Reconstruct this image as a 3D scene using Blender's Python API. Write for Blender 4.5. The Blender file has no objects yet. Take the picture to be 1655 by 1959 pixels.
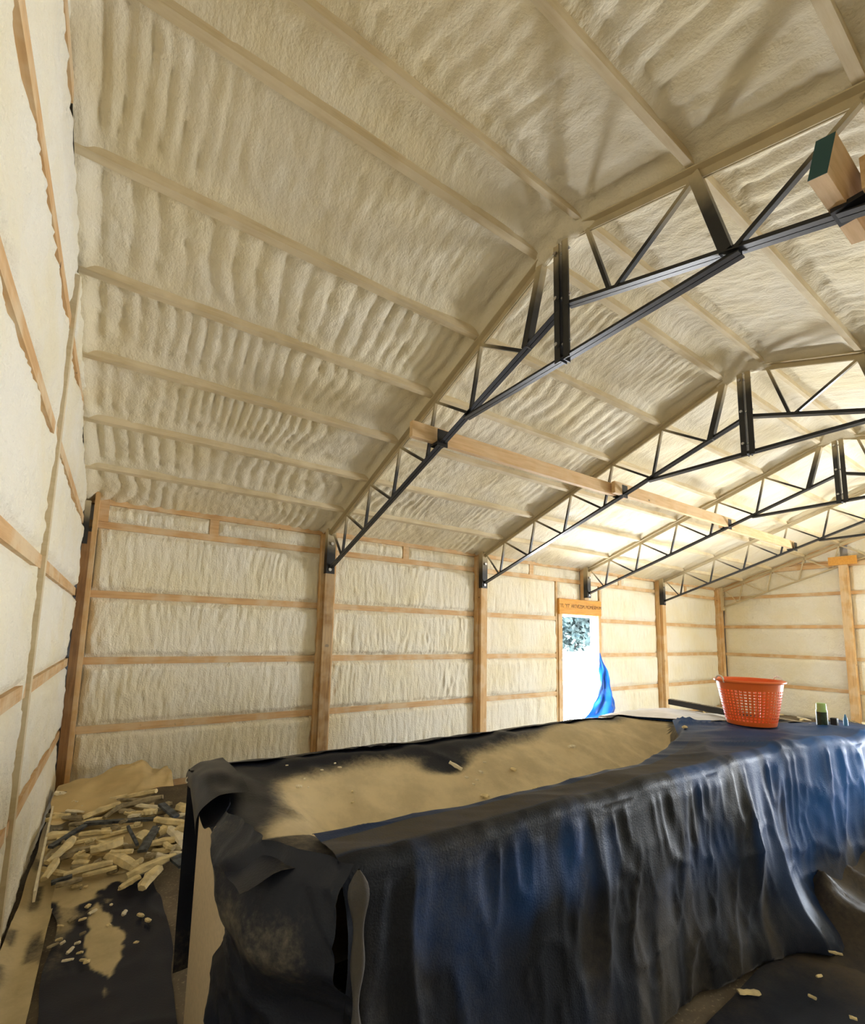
import bpy, bmesh, math, random
import numpy as np
from mathutils import Matrix, Vector

# ------------------------------------------------------------------ camera, world, exposure
sc = bpy.context.scene
COL = sc.collection
W_PX, H_PX = 1655.0, 1959.0
F_PX, CX, CY = 890.37, 828.64, 1106.58
YAW, PITCH, ROLL = 0.5909, 0.12036, 0.02044
CAM = np.array([0.3531, -5.4939, 1.5541])


def cam_axes():
    cy, sy = math.cos(YAW), math.sin(YAW)
    f = np.array([sy * math.cos(PITCH), cy * math.cos(PITCH), math.sin(PITCH)])
    r = np.array([cy, -sy, 0.0])
    u = np.cross(r, f)
    return (math.cos(ROLL) * r + math.sin(ROLL) * u, -math.sin(ROLL) * r + math.cos(ROLL) * u, f)


AX_R, AX_U, AX_F = cam_axes()
cd = bpy.data.cameras.new('camera')
cd.sensor_fit = 'HORIZONTAL'
cd.sensor_width = 36.0
cd.lens = F_PX / W_PX * 36.0
cd.shift_x = -(CX - W_PX / 2) / W_PX
cd.shift_y = (CY - H_PX / 2) / W_PX
cd.clip_start = 0.02
cd.clip_end = 500
cam = bpy.data.objects.new('camera', cd)
COL.objects.link(cam)
cam.matrix_world = Matrix([[AX_R[i], AX_U[i], -AX_F[i], CAM[i]] for i in range(3)] + [[0, 0, 0, 1]])
sc.camera = cam

EXPOSURE = 2.1
SKY = 16.0
sc.view_settings.view_transform = 'Standard'
sc.view_settings.look = 'None'
sc.view_settings.gamma = 1.0
sc.view_settings.use_curve_mapping = False
sc.view_settings.exposure = EXPOSURE
sc.cycles.use_denoising = True
sc.cycles.diffuse_bounces = 7
sc.cycles.max_bounces = 9
sc.cycles.use_adaptive_sampling = True
sc.cycles.adaptive_threshold = 0.06
sc.cycles.sample_clamp_indirect = 8.0

world = bpy.data.worlds.new('world')
sc.world = world
world.use_nodes = True
wn = world.node_tree
wn.nodes.clear()
w_out = wn.nodes.new('ShaderNodeOutputWorld')
w_bg = wn.nodes.new('ShaderNodeBackground')
w_tc = wn.nodes.new('ShaderNodeTexCoord')
w_sep = wn.nodes.new('ShaderNodeSeparateXYZ')
w_rmp = wn.nodes.new('ShaderNodeValToRGB')
w_map = wn.nodes.new('ShaderNodeMapRange')
w_map.inputs[1].default_value = -1
w_map.inputs[2].default_value = 1
wn.links.new(w_tc.outputs['Generated'], w_sep.inputs[0])
wn.links.new(w_sep.outputs[2], w_map.inputs[0])
wn.links.new(w_map.outputs[0], w_rmp.inputs[0])
wn.links.new(w_rmp.outputs[0], w_bg.inputs[0])
wn.links.new(w_bg.outputs[0], w_out.inputs[0])
cr = w_rmp.color_ramp                      # sunlit pale ground below the horizon, hazy sky above
cr.elements[0].position = 0.0
cr.elements[0].color = (0.93, 0.96, 1.0, 1)
cr.elements[1].position = 1.0
cr.elements[1].color = (0.35, 0.50, 0.75, 1)
e = cr.elements.new(0.49); e.color = (0.93, 0.96, 1.0, 1)
e = cr.elements.new(0.52); e.color = (0.78, 0.86, 0.95, 1)
w_bg.inputs[1].default_value = SKY

# ------------------------------------------------------------------ building dimensions (metres)
B = 2.4384                  # bay length
L = 12.355                  # inside length
RIDGE_Y, RIDGE_Z, SLOPE = -3.755, 4.025, 0.345
W_IN = -2 * RIDGE_Y         # inside width, long walls at Y = 0 and Y = -W_IN
G4, G3, G2, G1, G0 = 0.610, 1.244, 1.878, 2.553, 3.187
HEAD0, HEAD1 = 2.755, 2.850
DOOR_X0, DOOR_X1, DOOR_H = 6.74, 7.72, 1.945
PURLIN_Y = [-0.59, -1.18, -1.79, -2.38, -2.97, -3.59]
PURLIN_Y += [2 * RIDGE_Y - y for y in reversed(PURLIN_Y)]
rnd = random.Random(4)


def roof(y):
    return RIDGE_Z - SLOPE * abs(y - RIDGE_Y)


def portal(name, loc, rot, sx, sy):
    d = bpy.data.lights.new(name, 'AREA')
    d.shape = 'RECTANGLE'; d.size = sx; d.size_y = sy
    d.cycles.is_portal = True
    o = bpy.data.objects.new(name, d); COL.objects.link(o)
    o.location = loc; o.rotation_euler = rot
    return o


OPEN_A0, OPEN_A1, OPEN_H = 5.16, 7.36, 1.92       # assumed opening added to the far end wall for fill daylight, unseen (a = -Y)
portal('doorway_daylight', ((DOOR_X0 + DOOR_X1) / 2, 0.11, DOOR_H / 2), (-math.pi / 2, 0, 0), DOOR_X1 - DOOR_X0, DOOR_H)
portal('added_opening_daylight', (L + 0.11, -(OPEN_A0 + OPEN_A1) / 2, OPEN_H / 2), (0, math.pi / 2, 0), OPEN_H, OPEN_A1 - OPEN_A0)

# ------------------------------------------------------------------ numpy noise


def _hash(ix, iy, iz, seed):
    h = (ix.astype(np.int64) * 374761393 + iy.astype(np.int64) * 668265263 + iz.astype(np.int64) * 2147483647 + seed * 974634751) & 0xffffffff
    h = ((h ^ (h >> 13)) * 1274126177) & 0xffffffff
    h = ((h ^ (h >> 16)) * 2246822519) & 0xffffffff
    return ((h ^ (h >> 15)) & 0xffffff) / float(0xffffff)


def noise(x, y, z=0.0, seed=0):
    """smooth value noise, range -1..1"""
    x, y, z = np.broadcast_arrays(np.asarray(x, float), np.asarray(y, float), np.asarray(z, float))
    ix, iy, iz = np.floor(x), np.floor(y), np.floor(z)
    fx, fy, fz = x - ix, y - iy, z - iz
    fx = fx * fx * fx * (fx * (fx * 6 - 15) + 10)
    fy = fy * fy * fy * (fy * (fy * 6 - 15) + 10)
    fz = fz * fz * fz * (fz * (fz * 6 - 15) + 10)
    flat = not np.any(fz)
    out = 0.0
    for dz in ((0,) if flat else (0, 1)):
        wz = 1.0 if flat else (fz if dz else 1 - fz)
        a = _hash(ix, iy, iz + dz, seed); b = _hash(ix + 1, iy, iz + dz, seed)
        c = _hash(ix, iy + 1, iz + dz, seed); d = _hash(ix + 1, iy + 1, iz + dz, seed)
        out = out + wz * ((a * (1 - fx) + b * fx) * (1 - fy) + (c * (1 - fx) + d * fx) * fy)
    return out * 2 - 1


def fbm(x, y, z=0.0, seed=0, n=3):
    s, a, t = 0.0, 1.0, 0.0
    for i in range(n):
        k = 2.03 ** i
        s = s + a * noise(np.asarray(x) * k + 7.3 * i, np.asarray(y) * k - 3.1 * i, np.asarray(z) * k, seed + i)
        t += a
        a *= 0.5
    return s / t


def sstep(a, b, x):
    t = np.clip((np.asarray(x, float) - a) / (b - a), 0, 1)
    return t * t * (3 - 2 * t)


# ------------------------------------------------------------------ object helpers


def origin_of(parent):
    o = np.zeros(3)
    while parent is not None:
        o += np.array(parent.location)
        parent = parent.parent
    return o


def link_mesh(name, verts, faces, mat, parent=None, loc=None, smooth=False, attrs=None):
    v = np.asarray(verts, float).reshape(-1, 3)
    base = origin_of(parent)
    if loc is not None:
        base = base + np.asarray(loc, float) if parent is None else np.asarray(loc, float)
    v = v - base
    me = bpy.data.meshes.new(name)
    if isinstance(faces, np.ndarray):
        nf, k = faces.shape
        me.vertices.add(len(v)); me.vertices.foreach_set('co', v.astype(np.float32).ravel())
        me.loops.add(nf * k); me.loops.foreach_set('vertex_index', faces.astype(np.int32).ravel())
        me.polygons.add(nf)
        me.polygons.foreach_set('loop_start', np.arange(0, nf * k, k, dtype=np.int32))
        me.update(calc_edges=True)
    else:
        me.from_pydata([tuple(q) for q in v], [], faces)
    if smooth:
        me.polygons.foreach_set('use_smooth', np.ones(len(me.polygons), dtype=bool))
    if attrs:
        for k_, val in attrs.items():
            at = me.attributes.new(k_, 'FLOAT', 'POINT')
            at.data.foreach_set('value', np.asarray(val, np.float32).ravel())
    me.validate()
    if mat is not None:
        me.materials.append(mat)
    o = bpy.data.objects.new(name, me)
    COL.objects.link(o)
    if parent is not None:
        o.parent = parent
        o.location = np.asarray(loc, float) - origin_of(parent) if loc is not None else (0, 0, 0)
    elif loc is not None:
        o.location = loc
    return o


def empty(name, loc, label=None, cat=None, group=None, kind=None):
    o = bpy.data.objects.new(name, None)
    o.empty_display_size = 0.1
    COL.objects.link(o)
    o.location = loc
    return tag(o, label, cat, group, kind)


def tag(o, label=None, cat=None, group=None, kind=None):
    if label: o['label'] = label
    if cat: o['category'] = cat
    if group: o['group'] = group
    if kind: o['kind'] = kind
    return o


BOXF = [(0, 1, 3, 2), (4, 6, 7, 5), (0, 4, 5, 1), (2, 3, 7, 6), (0, 2, 6, 4), (1, 5, 7, 3)]


def box_v(x0, x1, y0, y1, z0, z1):
    return [(x, y, z) for x in (x0, x1) for y in (y0, y1) for z in (z0, z1)]


class MB:
    """collects shapes that form ONE part"""
    def __init__(self): self.v, self.f = [], []

    def add(self, v, f):
        n = len(self.v)
        self.v += [tuple(q) for q in v]
        self.f += [tuple(i + n for i in q) for q in f]
        return self

    def box(self, *a): return self.add(box_v(*a), BOXF)

    def bar(self, p0, p1, w, h, up=(0, 0, 1), side=0.0, lift=0.0):
        """rectangular bar from p0 to p1, w across, h along up; side/lift shift its centre line"""
        p0, p1 = Vector(p0), Vector(p1)
        d = (p1 - p0).normalized()
        s = d.cross(Vector(up))
        if s.length < 1e-5: s = d.cross(Vector((1, 0, 0)))
        s.normalize()
        u = s.cross(d)
        v = []
        for p in (p0, p1):
            for a in (-1, 1):
                for b in (-1, 1):
                    v.append(p + s * (side + a * w / 2) + u * (lift + b * h / 2))
        return self.add(v, BOXF)

    def cyl(self, p0, p1, r0, r1=None, n=12, cap=True):
        p0, p1 = Vector(p0), Vector(p1)
        r1 = r0 if r1 is None else r1
        d = (p1 - p0).normalized()
        a = d.orthogonal().normalized(); b = d.cross(a)
        v = []
        for p, r in ((p0, r0), (p1, r1)):
            for i in range(n):
                t = 2 * math.pi * i / n
                v.append(p + (a * math.cos(t) + b * math.sin(t)) * r)
        f = [(i, (i + 1) % n, n + (i + 1) % n, n + i) for i in range(n)]
        if cap: f += [tuple(range(n - 1, -1, -1)), tuple(range(n, 2 * n))]
        return self.add(v, f)

    def lathe(self, c, prof, n=24):
        v, f = [], []
        for r, z in prof:
            for i in range(n):
                t = 2 * math.pi * i / n
                v.append((c[0] + r * math.cos(t), c[1] + r * math.sin(t), c[2] + z))
        for j in range(len(prof) - 1):
            for i in range(n):
                f.append((j * n + i, j * n + (i + 1) % n, (j + 1) * n + (i + 1) % n, (j + 1) * n + i))
        return self.add(v, f)

    def build(self, name, mat, parent=None, loc=None, smooth=False):
        return link_mesh(name, self.v, self.f, mat, parent, loc, smooth)


def grid_faces(nu, nv):
    i = np.arange(nu - 1)[:, None] * nv + np.arange(nv - 1)[None, :]
    i = i.ravel()
    return np.stack([i, i + nv, i + nv + 1, i + 1], 1)


def copy_tree(o, parent=None, mat=None):
    c = o.copy()
    COL.objects.link(c)
    if mat is not None and c.type == 'MESH':
        c.data = mat_data(o.data, mat)
    c.parent = parent
    for ch in list(o.children):
        copy_tree(ch, c, mat)
    return c


_md = {}


def mat_data(me, mat):
    k = (me.name, mat.name)
    if k not in _md:
        m = me.copy(); m.materials.clear(); m.materials.append(mat)
        _md[k] = m
    return _md[k]


# ------------------------------------------------------------------ materials


class Mat:
    def __init__(self, name):
        self.m = bpy.data.materials.new(name)
        self.m.use_nodes = True
        self.t = self.m.node_tree
        self.t.nodes.clear()
        self.out = self.t.nodes.new('ShaderNodeOutputMaterial')
        self.p = self.t.nodes.new('ShaderNodeBsdfPrincipled')
        self.t.links.new(self.p.outputs[0], self.out.inputs[0])
        self.tc = None

    def n(self, kind, **kw):
        nd = self.t.nodes.new('ShaderNode' + kind)
        for k, v in kw.items(): setattr(nd, k, v)
        return nd

    def link(self, a, b): self.t.links.new(a, b)

    def pos(self, scale=(1, 1, 1)):
        g = self.n('NewGeometry')
        mp = self.n('Mapping')
        mp.inputs['Scale'].default_value = scale
        self.link(g.outputs['Position'], mp.inputs['Vector'])
        return mp.outputs[0]

    def objc(self, scale=(1, 1, 1)):
        g = self.n('TexCoord')
        mp = self.n('Mapping')
        mp.inputs['Scale'].default_value = scale
        self.link(g.outputs['Object'], mp.inputs['Vector'])
        return mp.outputs[0]

    def noise(self, vec, scale, detail=3, rough=0.55):
        nd = self.n('TexNoise')
        nd.inputs['Scale'].default_value = scale
        nd.inputs['Detail'].default_value = detail
        nd.inputs['Roughness'].default_value = rough
        self.link(vec, nd.inputs['Vector'])
        return nd.outputs['Fac']

    def ramp(self, fac, stops):
        r = self.n('ValToRGB')
        el = r.color_ramp.elements
        while len(el) < len(stops): el.new(0.5)
        for e_, (p, c) in zip(el, stops):
            e_.position = p
            e_.color = c if len(c) == 4 else tuple(c) + (1,)
        self.link(fac, r.inputs[0])
        return r.outputs[0]

    def rng(self, fac, a, b, c=0.0, d=1.0, smooth=True):
        r = self.n('MapRange')
        if smooth: r.interpolation_type = 'SMOOTHSTEP'
        r.inputs[1].default_value = a; r.inputs[2].default_value = b
        r.inputs[3].default_value = c; r.inputs[4].default_value = d
        self.link(fac, r.inputs[0])
        return r.outputs[0]

    def math(self, op, a, b=None):
        nd = self.n('Math', operation=op)
        for i, q in enumerate((a, b)):
            if q is None: continue
            if isinstance(q, (int, float)): nd.inputs[i].default_value = q
            else: self.link(q, nd.inputs[i])
        return nd.outputs[0]

    def mix(self, fac, a, b, blend='MIX'):
        nd = self.n('MixRGB', blend_type=blend)
        for i, q in enumerate((fac, a, b)):
            if isinstance(q, (int, float)): nd.inputs[i].default_value = q
            elif isinstance(q, tuple): nd.inputs[i].default_value = q if len(q) == 4 else q + (1,)
            else: self.link(q, nd.inputs[i])
        return nd.outputs[0]

    def attr(self, name):
        a = self.n('Attribute'); a.attribute_name = name
        return a.outputs['Fac']

    def bump(self, h, strength, dist=0.01):
        b = self.n('Bump')
        b.inputs['Strength'].default_value = strength
        b.inputs['Distance'].default_value = dist
        self.link(h, b.inputs['Height'])
        self.link(b.outputs[0], self.p.inputs['Normal'])

    def col(self, c):
        if isinstance(c, tuple): self.p.inputs['Base Color'].default_value = c if len(c) == 4 else c + (1,)
        else: self.link(c, self.p.inputs['Base Color'])
        return self

    def rough(self, r):
        if isinstance(r, (int, float)): self.p.inputs['Roughness'].default_value = r
        else: self.link(r, self.p.inputs['Roughness'])
        return self


FOAM = (0.80, 0.71, 0.50)


def foam_mat(name, col, bump_aniso, strength=0.6, yellow=0.35):
    m = Mat(name)
    v = m.pos()
    big = m.noise(v, 1.3, 4)
    c = m.mix(m.rng(big, 0.35, 0.7), col, tuple(q * k for q, k in zip(col, (0.97, 0.93, 0.80))))
    c = m.mix(m.math('MULTIPLY', m.rng(m.noise(v, 0.8, 2), 0.55, 0.7), yellow), c, (0.72, 0.60, 0.33))
    m.col(c); m.rough(0.75)
    m.p.inputs['Specular IOR Level'].default_value = 0.25
    fine = m.noise(m.pos(bump_aniso), 22, 5, 0.6)
    cell = m.noise(v, 75, 2, 0.5)
    m.bump(m.math('ADD', fine, m.math('MULTIPLY', cell, 0.3)), strength, 0.02)
    return m.m


M = {}
M['foam_roof'] = foam_mat('foam_roof', (0.80, 0.74, 0.59), (1.0, 0.45, 0.45), 0.6)
M['foam_wall'] = foam_mat('foam_wall', (0.81, 0.77, 0.65), (1.0, 1.0, 0.25), 0.9, 0.12)
M['foam_end'] = foam_mat('foam_end', (0.82, 0.79, 0.69), (1.0, 1.0, 0.8), 0.8, 0.12)


def wood_mat(name, c0, c1, axis, dust=0.3, knots=True):
    m = Mat(name)
    sc_ = [9, 9, 9]; sc_[axis] = 0.7
    g = m.noise(m.pos(tuple(sc_)), 5, 6, 0.6)
    c = m.mix(m.rng(g, 0.3, 0.72), c0, c1)
    if knots:
        k = m.noise(m.pos(), 9, 1)
        c = m.mix(m.rng(k, 0.74, 0.80), c, (0.10, 0.05, 0.02))
    d = m.noise(m.pos(), 4.0, 4)
    c = m.mix(m.math('MULTIPLY', m.rng(d, 0.42, 0.62), dust), c, (0.74, 0.64, 0.44))
    m.col(c); m.rough(0.7)
    m.bump(g, 0.25, 0.004)
    return m.m


WOOD0, WOOD1 = (0.66, 0.43, 0.21), (0.54, 0.32, 0.14)
M['girt_x'] = wood_mat('girt_x', WOOD0, WOOD1, 0, 0.45)
M['girt_y'] = wood_mat('girt_y', WOOD0, WOOD1, 1, 0.55)
M['post'] = wood_mat('post', (0.42, 0.25, 0.09), (0.25, 0.13, 0.045), 2, 0.25)
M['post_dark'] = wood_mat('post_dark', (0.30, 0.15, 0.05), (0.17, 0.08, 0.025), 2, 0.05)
M['stud'] = wood_mat('stud', (0.66, 0.42, 0.19), (0.52, 0.31, 0.12), 2, 0.4)
M['purlin'] = wood_mat('purlin', (0.66, 0.56, 0.37), (0.57, 0.46, 0.27), 0, 0.6, False)
M['beam'] = wood_mat('beam', (0.70, 0.48, 0.26), (0.58, 0.37, 0.17), 0, 0.2)
M['lintel'] = wood_mat('lintel', (0.72, 0.36, 0.06), (0.60, 0.27, 0.04), 0, 0.05, False)


def steel_mat(name, coat_lo, coat_hi):
    m = Mat(name)
    g = m.n('NewGeometry')
    s = m.n('SeparateXYZ'); m.link(g.outputs['Position'], s.inputs[0])
    ay = m.math('ABSOLUTE', m.math('SUBTRACT', s.outputs[1], RIDGE_Y))
    h = m.math('SUBTRACT', s.outputs[2], m.math('SUBTRACT', RIDGE_Z, m.math('MULTIPLY', ay, SLOPE)))
    nz = m.noise(m.pos(), 7, 3)
    h = m.math('ADD', h, m.math('MULTIPLY', m.math('SUBTRACT', nz, 0.5), 0.16))
    f = m.rng(h, coat_lo, coat_hi)
    m.col(m.mix(f, (0.012, 0.012, 0.014), (0.60, 0.50, 0.31)))
    m.rough(m.rng(f, 0, 1, 0.42, 0.85))
    m.bump(m.noise(m.pos(), 90, 2), 0.15, 0.002)
    return m.m


M['steel'] = steel_mat('steel', -0.30, 0.03)
M['steel_coated'] = steel_mat('steel_coated', -9.0, -5.0)


def plain(name, col, rough=0.5, metal=0.0, nscale=0, namp=0.15, **kw):
    m = Mat(name)
    if nscale:
        n_ = m.noise(m.pos(), nscale, 4)
        m.col(m.mix(m.rng(n_, 0.3, 0.7), tuple(c * (1 - namp) for c in col), tuple(min(1, c * (1 + namp)) for c in col)))
    else:
        m.col(col)
    m.rough(rough)
    m.p.inputs['Metallic'].default_value = metal
    for k, v in kw.items():
        m.p.inputs[k.replace('_', ' ')].default_value = v
    return m.m


M['bolt'] = plain('bolt', (0.55, 0.55, 0.56), 0.35, 1.0)
M['siding'] = plain('siding', (0.55, 0.55, 0.55), 0.5)
M['scrap'] = plain('scrap', (0.72, 0.60, 0.34), 0.85, nscale=14, namp=0.22)
M['scrap_pale'] = plain('scrap_pale', (0.80, 0.73, 0.56), 0.85, nscale=14, namp=0.12)
M['scrap_dark'] = plain('scrap_dark', (0.06, 0.07, 0.085), 0.6, nscale=25, namp=0.7)
M['scrap_grey'] = plain('scrap_grey', (0.30, 0.25, 0.16), 0.8, nscale=18, namp=0.4)
M['panel'] = plain('panel', (0.64, 0.52, 0.35), 0.8, nscale=60, namp=0.06)
M['kraft'] = plain('kraft', (0.55, 0.42, 0.21), 0.6, nscale=3, namp=0.18)
M['orange'] = plain('orange', (0.95, 0.19, 0.035), 0.35, Subsurface_Weight=0.0)
M['rope'] = plain('rope', (0.85, 0.83, 0.78), 0.8)
M['green_cap'] = plain('green_cap', (0.35, 0.62, 0.25), 0.4)
M['can_label'] = plain('can_label', (0.015, 0.05, 0.025), 0.35, nscale=40, namp=0.5)
M['can_side'] = plain('can_side', (0.55, 0.75, 0.55), 0.3)
M['black'] = plain('black', (0.012, 0.012, 0.014), 0.5)
M['blue_plastic'] = plain('blue_plastic', (0.10, 0.30, 0.60), 0.35)
M['white_plastic'] = plain('white_plastic', (0.72, 0.72, 0.76), 0.3, nscale=5, namp=0.12)
M['white_door'] = plain('white_door', (0.80, 0.80, 0.80), 0.4)
M['ink'] = plain('ink', (0.10, 0.04, 0.012), 0.8)
M['brass'] = plain('brass', (0.55, 0.48, 0.36), 0.35, 0.9)
M['leaf'] = plain('leaf', (0.018, 0.028, 0.027), 0.8, nscale=0.9, namp=0.7, Specular_IOR_Level=0.1)
M['bark'] = plain('bark', (0.05, 0.04, 0.035), 0.9)


def tarp_mat(name, base, base2, dust_col, rough=0.42, crinkle=0.45):
    """attribute 'tint' picks base2 over base, attribute 'dust' lays spray dust on it"""
    m = Mat(name)
    v = m.pos()
    tint = m.attr('tint')
    c = m.mix(tint, base, base2)
    n1 = m.noise(v, 5, 5, 0.65)
    n2 = m.noise(v, 45, 3, 0.7)
    d = m.math('ADD', m.attr('dust'), m.math('MULTIPLY', m.math('SUBTRACT', n1, 0.5), 0.55))
    d = m.math('ADD', d, m.math('MULTIPLY', m.math('SUBTRACT', n2, 0.5), 0.35))
    d = m.rng(d, 0.15, 0.95)
    dc = m.mix(m.rng(n1, 0.35, 0.7), dust_col, tuple(q * 0.78 for q in dust_col))
    m.col(m.mix(d, c, dc))
    m.rough(m.rng(d, 0, 1, rough, 0.85))
    m.p.inputs['Specular IOR Level'].default_value = 0.25
    nd = m.n('TexNoise'); nd.noise_type = 'RIDGED_MULTIFRACTAL'
    nd.inputs['Scale'].default_value = 4.0; nd.inputs['Detail'].default_value = 3; nd.inputs['Roughness'].default_value = 0.5
    m.link(m.pos((1.5, 1.0, 0.7)), nd.inputs['Vector'])
    m.bump(m.math('ADD', m.math('MULTIPLY', nd.outputs['Fac'], 0.35), m.math('MULTIPLY', m.noise(v, 150, 2), 0.05)), crinkle, 0.035)
    return m.m


M['tarp_black'] = tarp_mat('tarp_black', (0.012, 0.014, 0.022), (0.008, 0.012, 0.03), (0.74, 0.62, 0.40))
M['tarp_blue'] = tarp_mat('tarp_blue', (0.010, 0.012, 0.018), (0.018, 0.17, 0.66), (0.10, 0.088, 0.072), 0.52, 0.7)
M['tarp_door'] = tarp_mat('tarp_door', (0.01, 0.10, 0.45), (0.012, 0.13, 0.60), (0.3, 0.35, 0.45), 0.3)
M['floor_tarp'] = tarp_mat('floor_tarp', (0.012, 0.012, 0.016), (0.012, 0.03, 0.07), (0.15, 0.115, 0.075), 0.5)

# floor: dusty concrete
fm = Mat('floor')
n_ = fm.noise(fm.pos(), 2.2, 6, 0.65)
n2_ = fm.noise(fm.pos(), 60, 3)
c_ = fm.mix(fm.rng(n_, 0.3, 0.7), (0.10, 0.080, 0.058), (0.20, 0.16, 0.11))
c_ = fm.mix(fm.rng(n2_, 0.55, 0.75), c_, (0.32, 0.26, 0.17))
fm.col(c_); fm.rough(0.9); fm.bump(n2_, 0.3, 0.004)
M['floor'] = fm.m

# ------------------------------------------------------------------ structure: shell
floor = link_mesh('floor', box_v(-0.25, L + 0.25, -W_IN - 0.25, 0.25, -0.15, 0.0), BOXF, M['floor'])
tag(floor, 'dusty grey brown concrete floor', kind='structure')

wb = MB()
wb.box(-0.2, DOOR_X0 - 0.05, 0.07, 0.13, 0, 3.1).box(DOOR_X1 + 0.05, L + 0.2, 0.07, 0.13, 0, 3.1)
wb.box(DOOR_X0 - 0.05, DOOR_X1 + 0.05, 0.07, 0.13, DOOR_H + 0.02, 3.1)
wall_back = tag(wb.build('wall_back', M['siding']), 'long wall with sprayed foam between wooden girts and a doorway', kind='structure')
wall_front = tag(MB().box(-0.2, L + 0.2, -W_IN - 0.13, -W_IN - 0.03, 0, 3.1).build('wall_front', M['foam_wall']), 'long foam covered wall behind the camera', kind='structure')


def gable(x0, x1, z0=0.0):
    pts = [(0.13, z0), (0.13, roof(0) + 0.3), (RIDGE_Y, RIDGE_Z + 0.3), (-W_IN - 0.13, roof(0) + 0.3), (-W_IN - 0.13, z0)]
    v = [(x, y, z) for x in (x0, x1) for y, z in pts]
    n = len(pts)
    f = [tuple(range(n)), tuple(range(2 * n - 1, n - 1, -1))] + [(i, i + n, (i + 1) % n + n, (i + 1) % n) for i in range(n)]
    return v, f


wall_left = tag(link_mesh('wall_left', *gable(-0.13, -0.07), M['siding']), 'end wall beside the camera covered in pale sprayed foam', kind='structure')
wr_ = MB().box(L + 0.07, L + 0.13, -OPEN_A0, 0.13, 0, OPEN_H).box(L + 0.07, L + 0.13, -W_IN - 0.13, -OPEN_A1, 0, OPEN_H)
wr_.add(*gable(L + 0.07, L + 0.13, OPEN_H))
wall_right = tag(wr_.build('wall_right', M['siding']), 'far end wall covered in pale sprayed foam between girts', kind='structure')
cb = MB()
for sgn in (1, -1):
    y_e = 0.3 if sgn > 0 else -W_IN - 0.3
    ze = RIDGE_Z - SLOPE * abs(y_e - RIDGE_Y)
    v = [(x, y, z + o) for x in (-0.2, L + 0.2) for y, z in ((RIDGE_Y, RIDGE_Z), (y_e, ze)) for o in (0.17, 0.23)]
    cb.add(v, BOXF)
ceiling = tag(cb.build('ceiling', M['siding']), 'pitched roof underside lined with sprayed foam between purlins', kind='structure')

# ------------------------------------------------------------------ foam panels


def res_at(x):
    return 0.016 if x < 2.6 else (0.022 if x < 5 else 0.04)


def foam_wall_panel(parent, a0, a1, b0, b1, to_world, seed, res, style, amp=1.0, mat='foam_wall', top=None):
    """a along the wall, b up, height h out of the wall; top(a) optionally clips b1"""
    na = max(6, int((a1 - a0) / res)); nb = max(5, int((b1 - b0) / res))
    a = np.linspace(a0, a1, na)[:, None] * np.ones((1, nb))
    t = np.linspace(0, 1, nb)[None, :] * np.ones((na, 1))
    tb = np.full_like(a, b1) if top is None else np.minimum(b1, top(a))
    b = b0 + (tb - b0) * t
    e = np.minimum(np.minimum(a - a0, a1 - a), np.minimum(b - b0, np.maximum(tb - b, 0)))
    rag = 0.020 * noise(a * 9, b * 9, 0.5, seed)
    prof = sstep(0.0, 0.055, e + rag)
    h = -0.017 + 0.026 * prof
    if style == 'drip':
        wob = a + 0.03 * noise(a * 3, b * 4, 0.2, seed + 3)
        d1 = noise(wob / 0.036, b / 0.30 + 5 * noise(a * 2, 0 * a, 0, seed), 0.3, seed + 5)
        d2 = noise(wob / 0.017, b / 0.085, 0.7, seed + 6)
        mod = 0.45 + 0.55 * sstep(-0.5, 0.5, noise(a * 1.6, b * 2.2, 0.1, seed + 8))
        h = h + prof * amp * mod * (0.013 * (1 - np.abs(d1)) ** 1.5 * 1.6 + 0.006 * d2)
    else:
        h = h + prof * amp * (0.012 * fbm(a * 5, b * 5, 0.3, seed + 5, 4) + 0.005 * noise(a / 0.03, b / 0.05, 0.3, seed + 2))
    h = h + prof * 0.012 * fbm(a * 1.3, b * 1.6, 0.9, seed + 9, 2)
    P_ = to_world(a, b, h)
    return link_mesh('foam_panel', P_.reshape(-1, 3), grid_faces(na, nb), M[mat], parent, smooth=True)


def map_back(a, b, h): return np.stack([a, -h, b], -1)
def map_left(a, b, h): return np.stack([h, -a, b], -1)          # a = -Y
def map_right(a, b, h): return np.stack([L - h, -a, b], -1)


rows = [(0.0, G4), (G4, G3), (G3, G2), (G2, G1), (G1, HEAD0)]
GH = 0.034                       # half height of a girt
for k in range(5):
    x0, x1 = k * B + (0.108 if k == 0 else 0.055), (k + 1) * B - 0.055
    if k == 4: x1 = L - 0.13
    for r_, (b0, b1) in enumerate(rows):
        z0 = b0 + (GH if r_ else 0.02)
        z1 = b1 - (GH if r_ < 4 else 0.0)
        segs = [(x0, x1)]
        if r_ == 4:
            xm = k * B + 1.14
            segs = [(x0, xm - 0.04), (xm + 0.04, x1)]
        elif k == 2:
            segs = [(x0, DOOR_X0 - 0.11)] if r_ < 3 else [(x0, DOOR_X0 - 0.14), (DOOR_X0 - 0.10, x1)]
        elif k == 3:
            segs = [(DOOR_X1 + 0.10, x1)] if r_ < 3 else [(x0, x1)]
        for s0, s1 in segs:
            zz = z0
            if k == 2 and r_ == 3 and s0 > DOOR_X0 - 0.2: zz = 2.235
            if k == 3 and r_ == 3 and s0 < DOOR_X1:
                foam_wall_panel(wall_back, s0, DOOR_X1 + 0.06, 2.235, z1, map_back, 300 + k, 0.03, 'drip')
                s0 = DOOR_X1 + 0.10
            foam_wall_panel(wall_back, s0, s1, zz, z1, map_back, 10 * k + r_ * 3, res_at(k * B) if k < 2 else 0.03, 'drip')

# girts, header boards, blocks, posts of the long wall


def part(name, mat, parent, *a): return link_mesh(name, box_v(*a), BOXF, M[mat], parent)


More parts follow.
